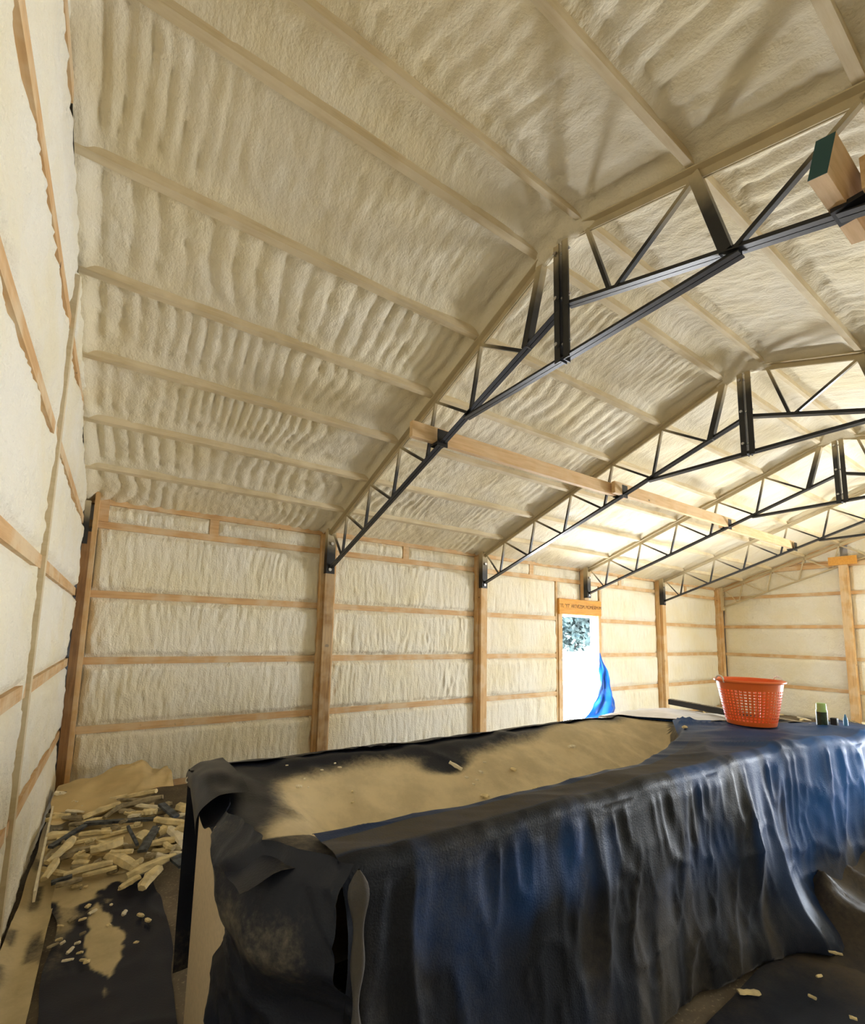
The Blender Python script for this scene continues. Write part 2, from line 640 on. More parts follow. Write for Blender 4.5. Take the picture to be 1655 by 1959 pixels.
for k in range(5):
    x0, x1 = k * B + 0.02, (k + 1) * B - 0.02
    if k == 4: x1 = L - 0.02
    for z in (G4, G3, G2, G1):
        segs = [(x0, x1)]
        if z < 1.95 and k == 2: segs = [(x0, DOOR_X0 - 0.08)]
        if z < 1.95 and k == 3: segs = [(DOOR_X1 + 0.08, x1)]
        for s0, s1 in segs:
            part('girt', 'girt_x', wall_back, s0, s1, -0.004, 0.07, z - GH, z + GH)
    part('header_board', 'girt_x', wall_back, x0, x1, -0.012, 0.07, HEAD0, HEAD1)
    xm = k * B + 1.14
    part('blocking', 'girt_x', wall_back, xm - 0.045, xm + 0.045, -0.004, 0.07, G1 + GH, HEAD0)
    part('bottom_plate', 'girt_x', wall_back, *((x0, x1) if k not in (2, 3) else ((x0, DOOR_X0 - 0.08) if k == 2 else (DOOR_X1 + 0.08, x1))), -0.004, 0.07, 0.0, 0.06)
# corner post: dark front, lighter return
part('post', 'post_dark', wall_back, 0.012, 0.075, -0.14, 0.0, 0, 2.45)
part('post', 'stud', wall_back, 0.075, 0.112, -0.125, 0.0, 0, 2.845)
part('corner_block', 'girt_x', wall_back, 0.08, 0.19, -0.03, 0.0, G1 + 0.03, 2.86)
for k in range(1, 5):
    x = k * B
    if k == 3:
        part('post', 'stud', wall_back, x - 0.055, x + 0.055, -0.10, 0.0, 2.23, 2.80)
        continue
    part('post', 'post' if k < 2 else 'stud', wall_back, x - 0.058, x + 0.058, -0.14, 0.0, 0, 2.80)
    part('nailer', 'stud', wall_back, x - 0.094, x - 0.058, -0.085, 0.0, 0, 2.75)
    part('nailer', 'stud', wall_back, x + 0.058, x + 0.094, -0.085, 0.0, 0, 2.75)
part('post', 'stud', wall_back, L - 0.12, L - 0.01, -0.12, 0.0, 0, 2.80)
part('nailer', 'stud', wall_back, L - 0.155, L - 0.12, -0.08, 0.0, 0, 2.75)
# doorway framing
part('jamb', 'stud', wall_back, DOOR_X0 - 0.10, DOOR_X0 - 0.005, -0.03, 0.10, 0, 1.955)
part('jamb', 'stud', wall_back, DOOR_X1 + 0.005, DOOR_X1 + 0.075, -0.03, 0.10, 0, 2.24)
part('stud', 'stud', wall_back, DOOR_X0 - 0.14, DOOR_X0 - 0.10, -0.01, 0.06, 0, 2.52)
part('stud', 'stud', wall_back, DOOR_X1 + 0.075, DOOR_X1 + 0.11, -0.01, 0.06, 0, 2.52)
lintel = part('lintel', 'lintel', wall_back, DOOR_X0 - 0.105, DOOR_X1 + 0.06, -0.055, 0.10, DOOR_H + 0.01, 2.225)
fc = bpy.data.curves.new('printed_lettering', 'FONT')
fc.body = "'1'L  'YT'  ARTVEZSM. MOMESEM IM"
fc.size = 0.088; fc.extrude = 0.0006; fc.space_character = 0.92
fo = bpy.data.objects.new('tmp_text', fc); COL.objects.link(fo)
dg = bpy.context.evaluated_depsgraph_get()
tm = bpy.data.meshes.new_from_object(fo.evaluated_get(dg))
bpy.data.objects.remove(fo)
tv = np.array([v.co[:] for v in tm.vertices])
tw = tv[:, 0].max() - tv[:, 0].min()
kx = 1.12 / tw
tvv = np.stack([DOOR_X0 - 0.085 + (tv[:, 0] - tv[:, 0].min()) * kx, -0.0562 - tv[:, 2], 2.075 + tv[:, 1]], -1)
lt = link_mesh('printed_lettering', tvv, [tuple(p.vertices) for p in tm.polygons], M['ink'], lintel)
lt['label'] = 'dark stamped lettering on the orange board'
# open white door leaf outside the right jamb
door_1 = tag(MB().box(DOOR_X1 + 0.06, DOOR_X1 + 1.02, 0.16, 0.20, 0.01, DOOR_H).build('door_1', M['white_door']), 'white door leaf folded back outside the doorway', kind='structure')
link_mesh('door_handle', MB().cyl((DOOR_X1 + 0.95, 0.20, 1.0), (DOOR_X1 + 0.95, 0.26, 1.0), 0.012).v, MB().cyl((0, 0, 0), (1, 0, 0), 1).f, M['bolt'], door_1)
trim = MB()
trim.box(DOOR_X0 - 0.01, DOOR_X0 + 0.012, 0.02, 0.12, 0, DOOR_H).box(DOOR_X0, DOOR_X1, 0.02, 0.12, DOOR_H - 0.02, DOOR_H + 0.01)
tag(trim.build('trim_1', M['white_door']), 'white door frame lining the opening', kind='structure')

cbk = MB().box(0.004, 0.05, -0.152, -0.14, 2.33, 2.74).build('wall_bracket', M['steel'], wall_back)
cbk['label'] = 'dark steel truss bracket half buried in foam'
# end walls
for side, (parent, mp, xa, sd) in enumerate(((wall_left, map_left, 0.0, 500), (wall_right, map_right, L, 700))):
    near = side == 0
    posts = [2.43, 5.08]
    zs = [0.0, G4, G3, G2, G1, G0, 3.82, 4.3]
    amax = W_IN
    edges = [0.13] + [q for p_ in posts for q in (p_ - 0.06, p_ + 0.06)] + [amax - 0.05]
    for c in range(3):
        a0, a1 = edges[2 * c], edges[2 * c + 1]
        for r_ in range(7):
            z0, z1 = zs[r_] + (GH if r_ else 0.0), zs[r_ + 1] - GH
            if not near and c == 2 and r_ < 3: continue
            topf = lambda a: RIDGE_Z + 0.12 - SLOPE * np.abs(-a - RIDGE_Y)
            if max(topf(np.array([a0, a1, min(max(3.755, a0), a1)]))) < z0 + 0.06: continue
            top2 = lambda a, z0=z0: np.maximum(topf(a), z0 + 0.001)
            foam_wall_panel(parent, a0, a1, z0, z1, mp, sd + c * 17 + r_, (0.018 if c < 2 else 0.04) if near else 0.035,
                            'plain', 1.7 if near else 1.2, 'foam_end', top2)
    for z in zs[1:-1]:
        y_lim = max(0.0, (z - roof(0)) / SLOPE)
        if y_lim > 3.6: continue
        for c in range(3):
            a0, a1 = edges[2 * c] - 0.06, edges[2 * c + 1] + 0.05
            a0, a1 = max(a0, y_lim), min(a1, W_IN - y_lim)
            if a1 - a0 < 0.1: continue
            if not near and c == 2 and z < 1.8: continue
            if near: part('girt', 'girt_y', parent, -0.06, 0.006, -a1, -a0, z - GH, z + GH)
            else: part('girt', 'girt_y', parent, L - 0.006, L + 0.06, -a1, -a0, z - GH, z + GH)
    for p_ in posts:
        if near:
            part('post', 'purlin', parent, -0.05, 0.022, -p_ - 0.03, -p_ + 0.03, 0, roof(-p_) - 0.1)
            foam_wall_panel(parent, p_ + 0.045, p_ + 0.17, 0.02, 3.2, map_left, sd + 77, 0.02, 'plain', 0.5, 'foam_end')
        else:
            part('post', 'stud', parent, L - 0.14, L, -p_ - 0.065, -p_ + 0.065, 0, roof(-p_) - 0.36)
    # sloping rake board under the roof
    for sgn in (() if near else (1, -1)):
        ys, ye = (-0.05, RIDGE_Y) if sgn > 0 else (-W_IN + 0.05, RIDGE_Y)
        m_ = MB().bar((xa + (0.012 if near else -0.02), ys, roof(ys) - 0.01), (xa + (0.012 if near else -0.02), ye, roof(ye) - 0.01), 0.05, 0.12, (0, 0, 1))
        m_.build('rake_board', M['purlin' if near else 'girt_y'], parent)
# gusset and cross brace on the far end wall
part('brace', 'girt_y', wall_right, L - 0.055, L - 0.015, -2.9, -1.25, 3.08, 3.17)
part('gusset', 'lintel', wall_right, L - 0.17, L - 0.14, -2.66, -2.22, 3.10, 3.27)

# ------------------------------------------------------------------ roof foam and purlins
strips = [0.0] + PURLIN_Y + [-W_IN]
for i in range(len(strips) - 1):
    ya, yb = strips[i], strips[i + 1]
    for k in range(5):
        x0, x1 = k * B, (k + 1) * B if k < 4 else L
        res = (0.018 if k < 1 else 0.024 if k < 2 else 0.04) if i < 10 else 0.06
        na = int((x1 - x0) / res); nb = max(8, int((ya - yb) / res))
        x = np.linspace(x0, x1, na)[:, None] * np.ones((1, nb))
        y = np.linspace(ya, yb, nb)[None, :] * np.ones((na, 1))
        s = (ya - y) / (ya - yb)
        sd = 40 * i + k
        da, db = ya - y, y - yb
        edge = np.minimum(da if i > 0 else da + 9, db if i < len(strips) - 2 else db + 9)
        rg = 0.015 * noise(x * 7, y * 7, 0.3, sd)
        d = 0.082 - 0.034 * (1 - sstep(0.02, 0.10, edge + rg))
        # spray passes: crests run up the slope, bowed a little
        wave = 0.11 + 0.03 * noise(x * 0.7, 0 * y, 0.1, sd + 1)
        ph = x / wave + 0.9 * fbm(x * 1.1, y * 1.8, 0.4, sd + 2, 2) + 0.9 * (s - 0.45) ** 2 * (1 + 0.5 * noise(x * 0.5, 0 * y, 0, sd + 3))
        rip = np.abs(np.sin(math.pi * ph)) ** 0.7
        calm = sstep(-0.55, 0.35, noise(x * 0.8 + 3, y * 1.1, 0.2, sd % 7 + 11))
        amp = (0.006 + 0.018 * calm) * sstep(0.015, 0.09, edge)
        amp = amp * (0.35 if i in (6, 7) else 1.0)
        d = d - amp * rip + 0.020 * fbm(x * 1.7, y * 2.3, 0.5, sd + 4, 3) + sstep(0.02, 0.1, edge) * 0.007 * fbm(x * 9, y * 8, 0.1, sd + 7, 3)
        d = d + sstep(0.01, 0.08, edge) * 0.005 * noise(x / 0.035, y / 0.05, 0.2, sd + 5)
        lump = sstep(0.35, 0.9, noise(x / 0.045, y / 0.045, 0.4, sd + 6)) * (1 - sstep(0.03, 0.10, edge))
        d = d - 0.012 * lump
        # foam heaped over the truss top chord
        for q in range(0, 6):
            dx = np.abs(x - q * B if q < 5 else x - L)
            d = d - 0.070 * np.exp(-(dx / 0.055) ** 2) - 0.012 * np.exp(-((dx - 0.13) / 0.025) ** 2) * sstep(0.03, 0.15, edge)
        for q in range(1, 5):
            rr_ = np.sqrt((x - q * B) ** 2 * 1.0 + (y - RIDGE_Y) ** 2 * 1.6)
            d = d - (0.10 + 0.035 * noise(x * 13, y * 13, 0.2, 91)) * np.exp(-(rr_ / 0.17) ** 2)
        # ridge: round it off
        rz = RIDGE_Z - SLOPE * np.sqrt((y - RIDGE_Y) ** 2 + 0.03 ** 2)
        z = rz + np.maximum(d, np.where(np.abs(y - RIDGE_Y) < 0.3, -0.05, 0.006))
        link_mesh('foam_panel', np.stack([x, y, z], -1).reshape(-1, 3), grid_faces(na, nb)[:, ::-1], M['foam_roof'], ceiling, smooth=True)
for y in PURLIN_Y:
    for k in range(5):
        x0, x1 = k * B + 0.003, ((k + 1) * B if k < 4 else L) - 0.003
        z = roof(y)
        w = 0.019
        sl = SLOPE * (1 if y > RIDGE_Y else -1)
        v = [(xx, y + yy, z + zz - sl * yy) for xx in (x0, x1) for yy in (-w, w) for zz in (0.0, 0.15)]
        link_mesh('purlin', v, BOXF, M['purlin'], ceiling)

# ------------------------------------------------------------------ steel trusses


def zt_(y): return roof(y) - 0.004
def zb_(y): return 2.285 + 0.335 * (RIDGE_Y - abs(y - RIDGE_Y) if False else abs(RIDGE_Y) - abs(y - RIDGE_Y))


def angle_bar(mb, p0, p1, leg, t=0.006, flip=1):
    """L section lying in the truss plane (Y-Z): one leg flat across X, one leg upright"""
    mb.bar(p0, p1, leg, t, (0, 0, 1), 0, 0)
    mb.bar(p0, p1, t, leg, (0, 0, 1), flip * (leg / 2 - t / 2), leg / 2)
    return mb


def make_truss(x):
    root = empty('roof_truss', (x, RIDGE_Y, 2.3))
    mir = lambda y: 2 * RIDGE_Y - y
    for half in (0, 1):
        q = (lambda y: y) if half == 0 else mir
        y0, y1 = q(-0.15), q(RIDGE_Y + 0.03)
        mb = MB()
        for sx in (-1, 1):
            mb.bar((x + sx * 0.028, y0, zt_(y0) - 0.004), (x + sx * 0.028, y1, zt_(y1) - 0.004), 0.042, 0.006)
            mb.bar((x + sx * 0.006, y0, zt_(y0) - 0.025), (x + sx * 0.006, y1, zt_(y1) - 0.025), 0.006, 0.042)
        mb.build('top_chord', M['steel'], root)
        mb = MB()
        yb0 = q(-0.10)
        for sx in (-1, 1):
            mb.bar((x + sx * 0.017, yb0, zb_(yb0)), (x + sx * 0.017, y1, zb_(y1)), 0.029, 0.006)
            mb.bar((x + sx * 0.006, yb0, zb_(yb0) + 0.015), (x + sx * 0.006, y1, zb_(y1) + 0.015), 0.006, 0.030)
        mb.build('bottom_chord', M['steel'], root)
        tops = [-0.2] + [-0.59, -1.18, -1.79, -2.38, -2.97, -3.58]
        bots = [-0.475, -1.055, -1.645, -2.235, -2.835, -3.42]
        for i, yb in enumerate(bots):
            for j, dy in ((i, 0.018), (i + 1, -0.018)):
                yt = tops[j]
                if i == 5 and j == 5: pass
                thick = 0.022
                if (half == 0 and i == 5 and j == 6) or (half == 1 and i == 4 and j == 5): thick = 0.05
                if i == 0 and j == 0: thick = 0.012
                a = (x, q(yt + (0.015 if j == i else -0.0)), zt_(q(yt)) - 0.02)
                b = (x, q(yb + dy), zb_(yb) + 0.012)
                MB().bar(a, b, 0.026 if thick < 0.04 else 0.05, thick, (0, 1, 0)).build('web', M['steel'], root)
        # wall bracket with bolts
        s = 1 if half == 0 else -1
        yp = -0.14 if half == 0 else -W_IN + 0.14
        br = MB()
        br.box(x - 0.050, x + 0.050, min(yp, yp - s * 0.012), max(yp, yp - s * 0.012), 2.265, 2.815)
        br.box(x - 0.062, x - 0.050, min(yp + s * 0.06, yp - s * 0.03), max(yp + s * 0.06, yp - s * 0.03), 2.265, 2.815)
        bo = br.build('wall_bracket', M['steel'], root)
        for zz, dx in ((2.31, -0.015), (2.63, 0.0)):
            MB().cyl((x + dx, yp - s * 0.012, zz), (x + dx, yp - s * 0.035, zz), 0.02, n=6).build('bolt', M['bolt'], bo)
    # horizontal tie
    ya, yb = -2.80, mir(-2.80)
    mb = MB()
    zt0 = 3.205
    for sx in (-1, 1):
        mb.bar((x + sx * 0.017, ya, zt0), (x + sx * 0.017, yb, zt0), 0.029, 0.006)
        mb.bar((x + sx * 0.006, ya, zt0 + 0.015), (x + sx * 0.006, yb, zt0 + 0.015), 0.006, 0.030)
    mb.build('tie', M['steel'], root)
    for sy in (-1, 1):
        kp = MB()
        kp.box(x - 0.03, x + 0.03, RIDGE_Y + sy * 0.010, RIDGE_Y + sy * 0.016, 3.19, 4.0)
        kp.box(x - 0.03, x - 0.024, RIDGE_Y + sy * 0.010, RIDGE_Y + sy * 0.055, 3.19, 3.97)
        kp.build('king_post', M['steel'], root)
    for zz in (3.30, 3.60, 3.90):
        for xx in (-0.012,):
            MB().cyl((x + xx, RIDGE_Y - 0.055, zz), (x + xx, RIDGE_Y + 0.055, zz), 0.009, n=8).build('bolt', M['bolt'], root)
        MB().cyl((x - 0.050, RIDGE_Y + 0.03, zz), (x - 0.02, RIDGE_Y + 0.03, zz), 0.013, n=6).build('bolt', M['bolt'], root)
    return root


T0 = make_truss(B)
t_labels = ['black steel roof truss bolted to the brown wall post nearest the dark corner post',
            'black steel roof truss on the post between the second bay and the doorway bay',
            'black steel roof truss bearing above the orange board over the doorway',
            'black steel roof truss between the doorway and the far end wall']
tag(T0, t_labels[0], 'truss', 'black steel roof trusses')
for k in (2, 3, 4):
    t = copy_tree(T0)
    t.location.x = k * B
    tag(t, t_labels[k - 1], 'truss', 'black steel roof trusses')
for x, lab in ((L - 0.05, 'foam coated steel truss against the far end wall'),):
    t = copy_tree(T0, None, M['steel_coated'])
    t.location.x = x
    tag(t, lab, 'truss', 'steel trusses against the end walls')

# ------------------------------------------------------------------ timber laid across the trusses


def timber(name, x0, x1, y, z, w, h, label, mat='beam', green=False, tilt=0.0, group=None, up=(0, 0, 1)):
    o = MB().bar((x0, y, z), (x1, y + tilt, z + 0.004), w, h, up).build(name, M[mat], None, (x0, y, z - h / 2))
    tag(o, label, 'beam', group)
    if green:
        link_mesh('painted_end', MB().bar((x0 - 0.002, y, z), (x0, y, z), w * 1.0, h * 1.0, up).v, BOXF, M['green_paint'], o)['label'] = 'dark green painted end'
    return o


M['green_paint'] = plain('green_paint', (0.02, 0.07, 0.07), 0.7)
gz = 'timbers laid across the truss bottom chords'
timber('timber_beam', 2.17, 5.02, -2.425, 3.19, 0.045, 0.13, 'long pale timber resting across the first two black trusses on the doorway side', group=gz)
timber('timber_beam', 4.70, 7.50, -2.50, 3.19, 0.045, 0.13, 'pale timber lapped end to end between second and third trusses', group=gz)
timber('timber_beam', 7.25, 9.80, -2.425, 3.19, 0.045, 0.13, 'pale timber resting between the third and fourth trusses, furthest of the row', group=gz)
timber('timber_block', 2.20, 2.66, -5.055, 3.19, 0.055, 0.13, 'short timber block with dark green painted end on the first truss', green=True, group=gz, up=(0, -0.25, 1))
timber('timber_block', 2.36, 2.70, -5.135, 3.175, 0.04, 0.12, 'second short timber block lying beside the green ended block', group=gz)
for k, y in ((1, -2.425), (2, -2.46), (3, -2.46), (4, -2.42), (1, -5.075)):
    x = k * B
    z = zb_(y)
    c = MB()
    c.box(x - 0.05, x + 0.05, y - 0.055, y + 0.055, z + 0.012, z + 0.03)
    c.box(x - 0.05, x + 0.05, y - 0.063, y - 0.055, z - 0.01, z + (0.13 if y > -4 else 0.2))
    o = c.build('beam_cradle', M['steel'], None, (x, y, z))
    tag(o, 'small black angle cradle holding the %s' % {(1, 0): 'long timber where it leaves the first truss', (2, 0): 'lapped timbers on the second truss', (3, 0): 'lapped timbers on the truss above the doorway', (4, 0): 'timber end on the last black truss', (1, 1): 'green ended block on the first truss'}[(k, int(y < -4))], 'bracket', 'cradles under the timbers')

# ------------------------------------------------------------------ tarp covered trough
TX0, TX1 = 0.74, 4.95
YB, YF = -3.20, -4.26


def front_inner(x):
    return np.interp(np.asarray(x, float), [0, 2.5, 2.85, 3.3, 3.6, 3.85], [-4.10, -4.10, -4.03, -3.90, -3.76, -3.58])


def y_back(x):
    return np.interp(np.asarray(x, float), [0, 3.72, 3.95, 4.45, 4.9], [-3.20, -3.20, -3.66, -3.93, -4.20])


def y_front(x):
    return -4.235 - 0.17 * sstep(3.3, 4.6, x)


def top_z(x, y):
    base = 0.945 - 0.015 * sstep(-3.3, -4.2, -0 + y * 1.0) if False else 0.95 - 0.02 * sstep(3.3, 4.2, -y)
    fi = front_inner(x)
    dB = np.maximum(-3.25 - y, 0)
    dF = np.maximum(y - fi, 0)
    dL = np.maximum(x - (TX0 + 0.10), 0)
    depth = 0.50 * dB * sstep(0.0, 0.10, dB + 0.02)
    depth = np.minimum(depth, 0.42)
    depth = depth * sstep(0.0, 0.16, dF) * sstep(0.0, 0.42, dL) * sstep(0.0, 0.40, 3.80 + 0.5 * (-3.2 - y) - x)
    return base - depth


trough = empty('trough', (0.74, -3.73, 0.0), 'long open trough with bare tan end board, hidden under dark tarps', 'trough')
for nm, a in (('side_board', (0.80, 3.66, -3.26, -3.23, 0.0, 0.90)), ('side_board', (1.02, 4.75, -4.20, -4.17, 0.0, 0.88)), ('deck_board', (3.9, 4.7, -4.16, -3.95, 0.86, 0.89))):
    part(nm, 'panel', trough, *a)
# exposed end board, its face slightly turned
eb = MB()
eb.add([(x, y, z) for (x, y) in ((0.700, -3.27), (0.722, -4.00), (0.728, -3.27), (0.750, -4.00)) for z in (0.0, 0.90)],
       [(0, 1, 3, 2), (4, 6, 7, 5), (0, 2, 6, 4), (1, 5, 7, 3), (0, 4, 5, 1), (2, 3, 7, 6)])
o = eb.build('end_board', M['panel'], trough)
o['label'] = 'smooth tan end board coated with spray dust'

# lining tarp: rim, hollow, back skirt and left end
nx, ny = 210, 80
xx = np.linspace(0.66, TX1, nx)[:, None] * np.ones((1, ny))
yq = np.linspace(0, 1, ny)[None, :] * np.ones((nx, 1))
yy = (y_back(xx) + 0.01) + (-4.20 - 0.14 * sstep(3.3, 4.6, xx) - y_back(xx) - 0.01) * yq
z = top_z(np.maximum(xx, TX0), yy)
inpit = sstep(0.005, 0.05, 0.95 - z)
z = z + 0.012 * fbm(xx * 2.2, yy * 3, 0.1, 31, 3) + inpit * (0.020 * (1 - np.abs(noise(xx * 3.2 + yy * 2.5, yy * 1.0 - xx * 0.3, 0.2, 32))) ** 4 + 0.010 * (1 - np.abs(noise(xx * 8 + yy * 7, yy * 2.5, 0.2, 34))) ** 4)
z = z + (1 - inpit) * 0.012 * noise(xx * 9 + 3 * yy, yy * 5, 0.2, 33)
# the left edge droops over the end board
z = z - 0.10 * (1 - sstep(0.66, 0.76, xx)) * (0.6 + 0.4 * noise(yy * 5, 0 * yy, 0.1, 4))
dust = 1.15 * sstep(0.05, 0.28, -3.20 - yy + 0.10 * sstep(1.8, 3.2, xx) + 0.05 * noise(xx * 2, yy * 3, 0, 8)) * sstep(0.88, 1.12, xx + 0.30 * (-3.45 - yy) + 0.06 * noise(xx * 5, yy * 5, 0, 18))
dust = dust * (1 - 0.9 * np.exp(-(((xx - 1.86) / 0.16) ** 2 + ((yy + 3.40) / 0.075) ** 2) ** 2))
dust = dust * (1 - 0.55 * np.exp(-(((xx - 2.0) / 0.22) ** 2 + ((yy + 3.23) / 0.08) ** 2)))
dust = np.where(yy < front_inner(xx) + 0.10, dust * 0.25, dust) + 0.04
dust = dust * (1 - 0.7 * sstep(3.85, 4.1, xx))
top_v = np.stack([xx, yy, z], -1).reshape(-1, 3)
V = [top_v]; F = [grid_faces(nx, ny)[:, ::-1]]; D = [dust.ravel()]; Tn = [np.full(nx * ny, 0.25)]
off = nx * ny
# back skirt with ruffled rim
nb = 26
xs = np.linspace(0.66, TX1, nx)[:, None] * np.ones((1, nb))
t = np.linspace(0, 1, nb)[None, :] * np.ones((nx, 1))
ang = np.clip(t / 0.22, 0, 1) * math.pi / 2
ys = y_back(xs) - 0.015 + 0.055 * np.sin(ang) + 0.015 * noise(xs * 6 + 3 * t, t * 3, 0, 41)
zs_ = 0.958 + 0.012 * np.cos(ang) - 0.012 - np.maximum(t - 0.22, 0) / 0.78 * 0.80 + 0.012 * fbm(xs * 2.2, ys * 3, 0.1, 31, 3) + 0.010 * np.abs(noise(xs * 11 + 6 * t, t, 0, 45)) * (1 - t)
V.append(np.stack([xs, ys, zs_], -1).reshape(-1, 3)); F.append(grid_faces(nx, nb) + off); off += nx * nb
D.append((0.12 + 0.15 * noise(xs * 4, t * 3, 0, 9)).ravel()); Tn.append(np.full(nx * nb, 0.2))
# left end drape: loose edge wanders down the end board
ne, nd = 60, 90
zz_ = np.linspace(0.965, 0.01, nd)[None, :] * np.ones((ne, 1))
ye = np.interp(zz_[0], [0.0, 0.37, 0.53, 0.60, 0.72, 0.79, 0.87, 0.93, 0.97], [-3.84, -3.83, -3.79, -3.86, -3.95, -3.92, -3.81, -3.70, -3.64])[None, :]
q = np.linspace(0, 1, ne)[:, None] * np.ones((1, nd))
yd = ye + (-4.33 - ye) * q
xd = np.interp(yd, [-4.34, -4.25, -4.17, -4.0, -3.8, -3.2], [0.90, 0.845, 0.785, 0.735, 0.712, 0.694]) - 0.012
pill = np.exp(-((zz_ - 0.80 + 0.10 * (q - 0.4)) / 0.13) ** 2) * sstep(0.0, 0.25, q) * (1 - sstep(0.75, 1.0, q))
xd = xd - 0.06 * pill - 0.018 * sstep(0.0, 0.1, q) * np.clip(0.5 + fbm(yd * 5, zz_ * 3, 0.2, 51, 3), 0, 1.2) + 0.07 * sstep(0.45, 0.8, q) * sstep(0.72, 0.6, zz_)
xd = xd - 0.022 * (1 - np.abs(noise(yd * 6 + zz_ * 5, zz_ * 4 - yd * 2, 0, 52))) ** 2.5 - 0.012 * (1 - np.abs(noise(yd * 13 - zz_ * 8, zz_ * 9, 0, 54))) ** 2 + 0.05 * sstep(0.9, 0.965, zz_)
V.append(np.stack([xd, yd, zz_], -1).reshape(-1, 3)); F.append(grid_faces(ne, nd) + off); off += ne * nd
D.append((0.06 + 0.22 * pill + 0.08 * noise(yd * 7, zz_ * 7, 0, 53) - 0.25 * sstep(0.66, 0.45, zz_)).ravel())
Tn.append((0.15 + 0.5 * sstep(0.6, 0.3, zz_)).ravel())
# corner flap over the end board
nf = 26
qa = np.linspace(0, 1, nf)[:, None] * np.ones((1, nf)); qb = np.linspace(0, 1, nf)[None, :] * np.ones((nf, 1))
yfl = -3.14 - 0.52 * qa
xfl = 0.80 - 0.145 * np.sin(qb * 1.9) - 0.03 * qa * qb
zfl = 0.975 + 0.02 * np.sin(qa * 3.0) - 0.105 * np.maximum(qb - 0.35, 0) ** 1.4 * (0.75 + 0.5 * np.abs(qa - 0.35)) / 0.55 + 0.008 * noise(yfl * 9, qb * 4, 0, 61)
V.append(np.stack([xfl, yfl, zfl], -1).reshape(-1, 3)); F.append(grid_faces(nf, nf) + off); off += nf * nf
D.append((0.12 - 0.1 * qb).ravel()); Tn.append(np.full(nf * nf, 0.1))
lining = link_mesh('tarp', np.concatenate(V), np.concatenate(F), M['tarp_black'], None, (2.8, -3.7, 0.0), True,
                   {'dust': np.concatenate(D), 'tint': np.concatenate(Tn)})
tag(lining, 'black tarp lining the trough, its hollow buried in tan spray dust', 'tarp')


def grommet(parent, c, nrm):
    nrm = Vector(nrm).normalized()
    a = nrm.orthogonal().normalized(); b = nrm.cross(a)
    v, f = [], []
    n = 16
    for r_, h in ((0.013, 0.0), (0.013, 0.004), (0.007, 0.004), (0.007, 0.0)):
        for i in range(n):
            t_ = 2 * math.pi * i / n
            v.append(Vector(c) + a * r_ * math.cos(t_) + b * r_ * math.sin(t_) + nrm * h)
    for j in range(3):
        for i in range(n):
            f.append((j * n + i, j * n + (i + 1) % n, (j + 1) * n + (i + 1) % n, (j + 1) * n + i))
    g_ = link_mesh('grommet', v, f, M['brass'], parent)
    g_['label'] = 'small metal grommet ring'


grommet(lining, (0.655, -3.22, 0.925), (-0.8, -0.5, 0.3))
grommet(lining, (0.672, -3.80, 0.915), (-0.9, -0.35, 0.15))

# blue tarp over the front rim and the far deck
nu, nt = 320, 110
U = np.linspace(0.895, 4.98, nu)[:, None] * np.ones((1, nt))
t = np.linspace(0, 1, nt)[None, :] * np.ones((nu, 1))
TOPF = 0.34
fi = front_inner(U) + 0.05
tt = np.clip(t / TOPF, 0, 1)
yfr = y_front(U)
y_top = fi + (yfr - fi) * tt
y_top = np.minimum(y_top, y_back(U) - 0.0)
z_top = top_z(U, y_top) + 0.016
wr = 0.016 * fbm(U * 3.5 + y_top * 5, y_top * 4, 0.2, 71, 3) + 0.018 * (1 - np.abs(noise(U * 4 + 7 * y_top, y_top * 3 - U, 0.4, 72))) ** 3 * (0.4 + 1.2 * sstep(2.6, 3.6, U)) * (1 - 0.8 * np.exp(-(((U - 4.17) / 0.2) ** 2 + ((y_top + 3.93) / 0.2) ** 2) ** 2))
z_top = z_top + wr * sstep(0.0, 0.08, tt)
s = np.clip((t - TOPF) / (1 - TOPF), 0, 1)              # down the front
ang = np.clip(s / 0.09, 0, 1) * math.pi / 2
drop = np.maximum(s - 0.09, 0) / 0.91
zf = 0.945 - 0.05 * (1 - np.cos(ang)) - 0.885 * drop
foldw = U * 4.6 + 0.7 * noise(U * 1.5, 0 * U, 0, 73) + 0.5 * drop * noise(U * 0.8, drop * 2, 0, 74)
fold = (1 - np.abs(noise(foldw, drop * 0.7, 0.3, 75))) ** 2.2
fold2 = (1 - np.abs(noise(U * 15 + drop * 2.0 * noise(U, 0 * U, 0, 3), drop * 2.2, 0.3, 76))) ** 2
crump = (1 - np.abs(noise(U * 6 + drop * 1.5, drop * 2.4 - U * 0.5, 0.6, 86))) ** 4 + 0.5 * (1 - np.abs(noise(U * 12 - drop * 4, drop * 5 + U * 1.5, 0.1, 87))) ** 4
irr = 0.35 + 0.65 * sstep(-0.3, 0.5, noise(U * 1.3, drop * 0.8, 0.2, 88))
yf_ = yfr - 0.055 * np.sin(ang) - (0.045 * irr * fold * sstep(0, 0.35, drop) + 0.014 * fold2 * sstep(0, 0.06, drop) * (1 - 0.75 * sstep(0.1, 0.5, drop))) - 0.02 * fbm(U * 1.4, drop * 2, 0.1, 77, 3) * drop
yf_ = yf_ - 0.010 * crump * sstep(0.08, 0.3, drop)
yf_ = yf_ - 0.12 * sstep(0.6, 1.0, drop) ** 2 * sstep(2.6, 3.5, U) - 0.10 * drop * np.exp(-((U - 3.0 - 0.5 * drop) / 0.22) ** 2)
on = t > TOPF
yv = np.where(on, yf_, y_top)
zv = np.where(on, zf + 0.004 * noise(U * 20, s * 10, 0, 78) + wr[:, int(TOPF * (nt - 1))][:, None] * (1 - sstep(0, 0.5, drop)), z_top)
zv = np.where(on & (drop < 0.02), np.maximum(zv, 0.90), zv)
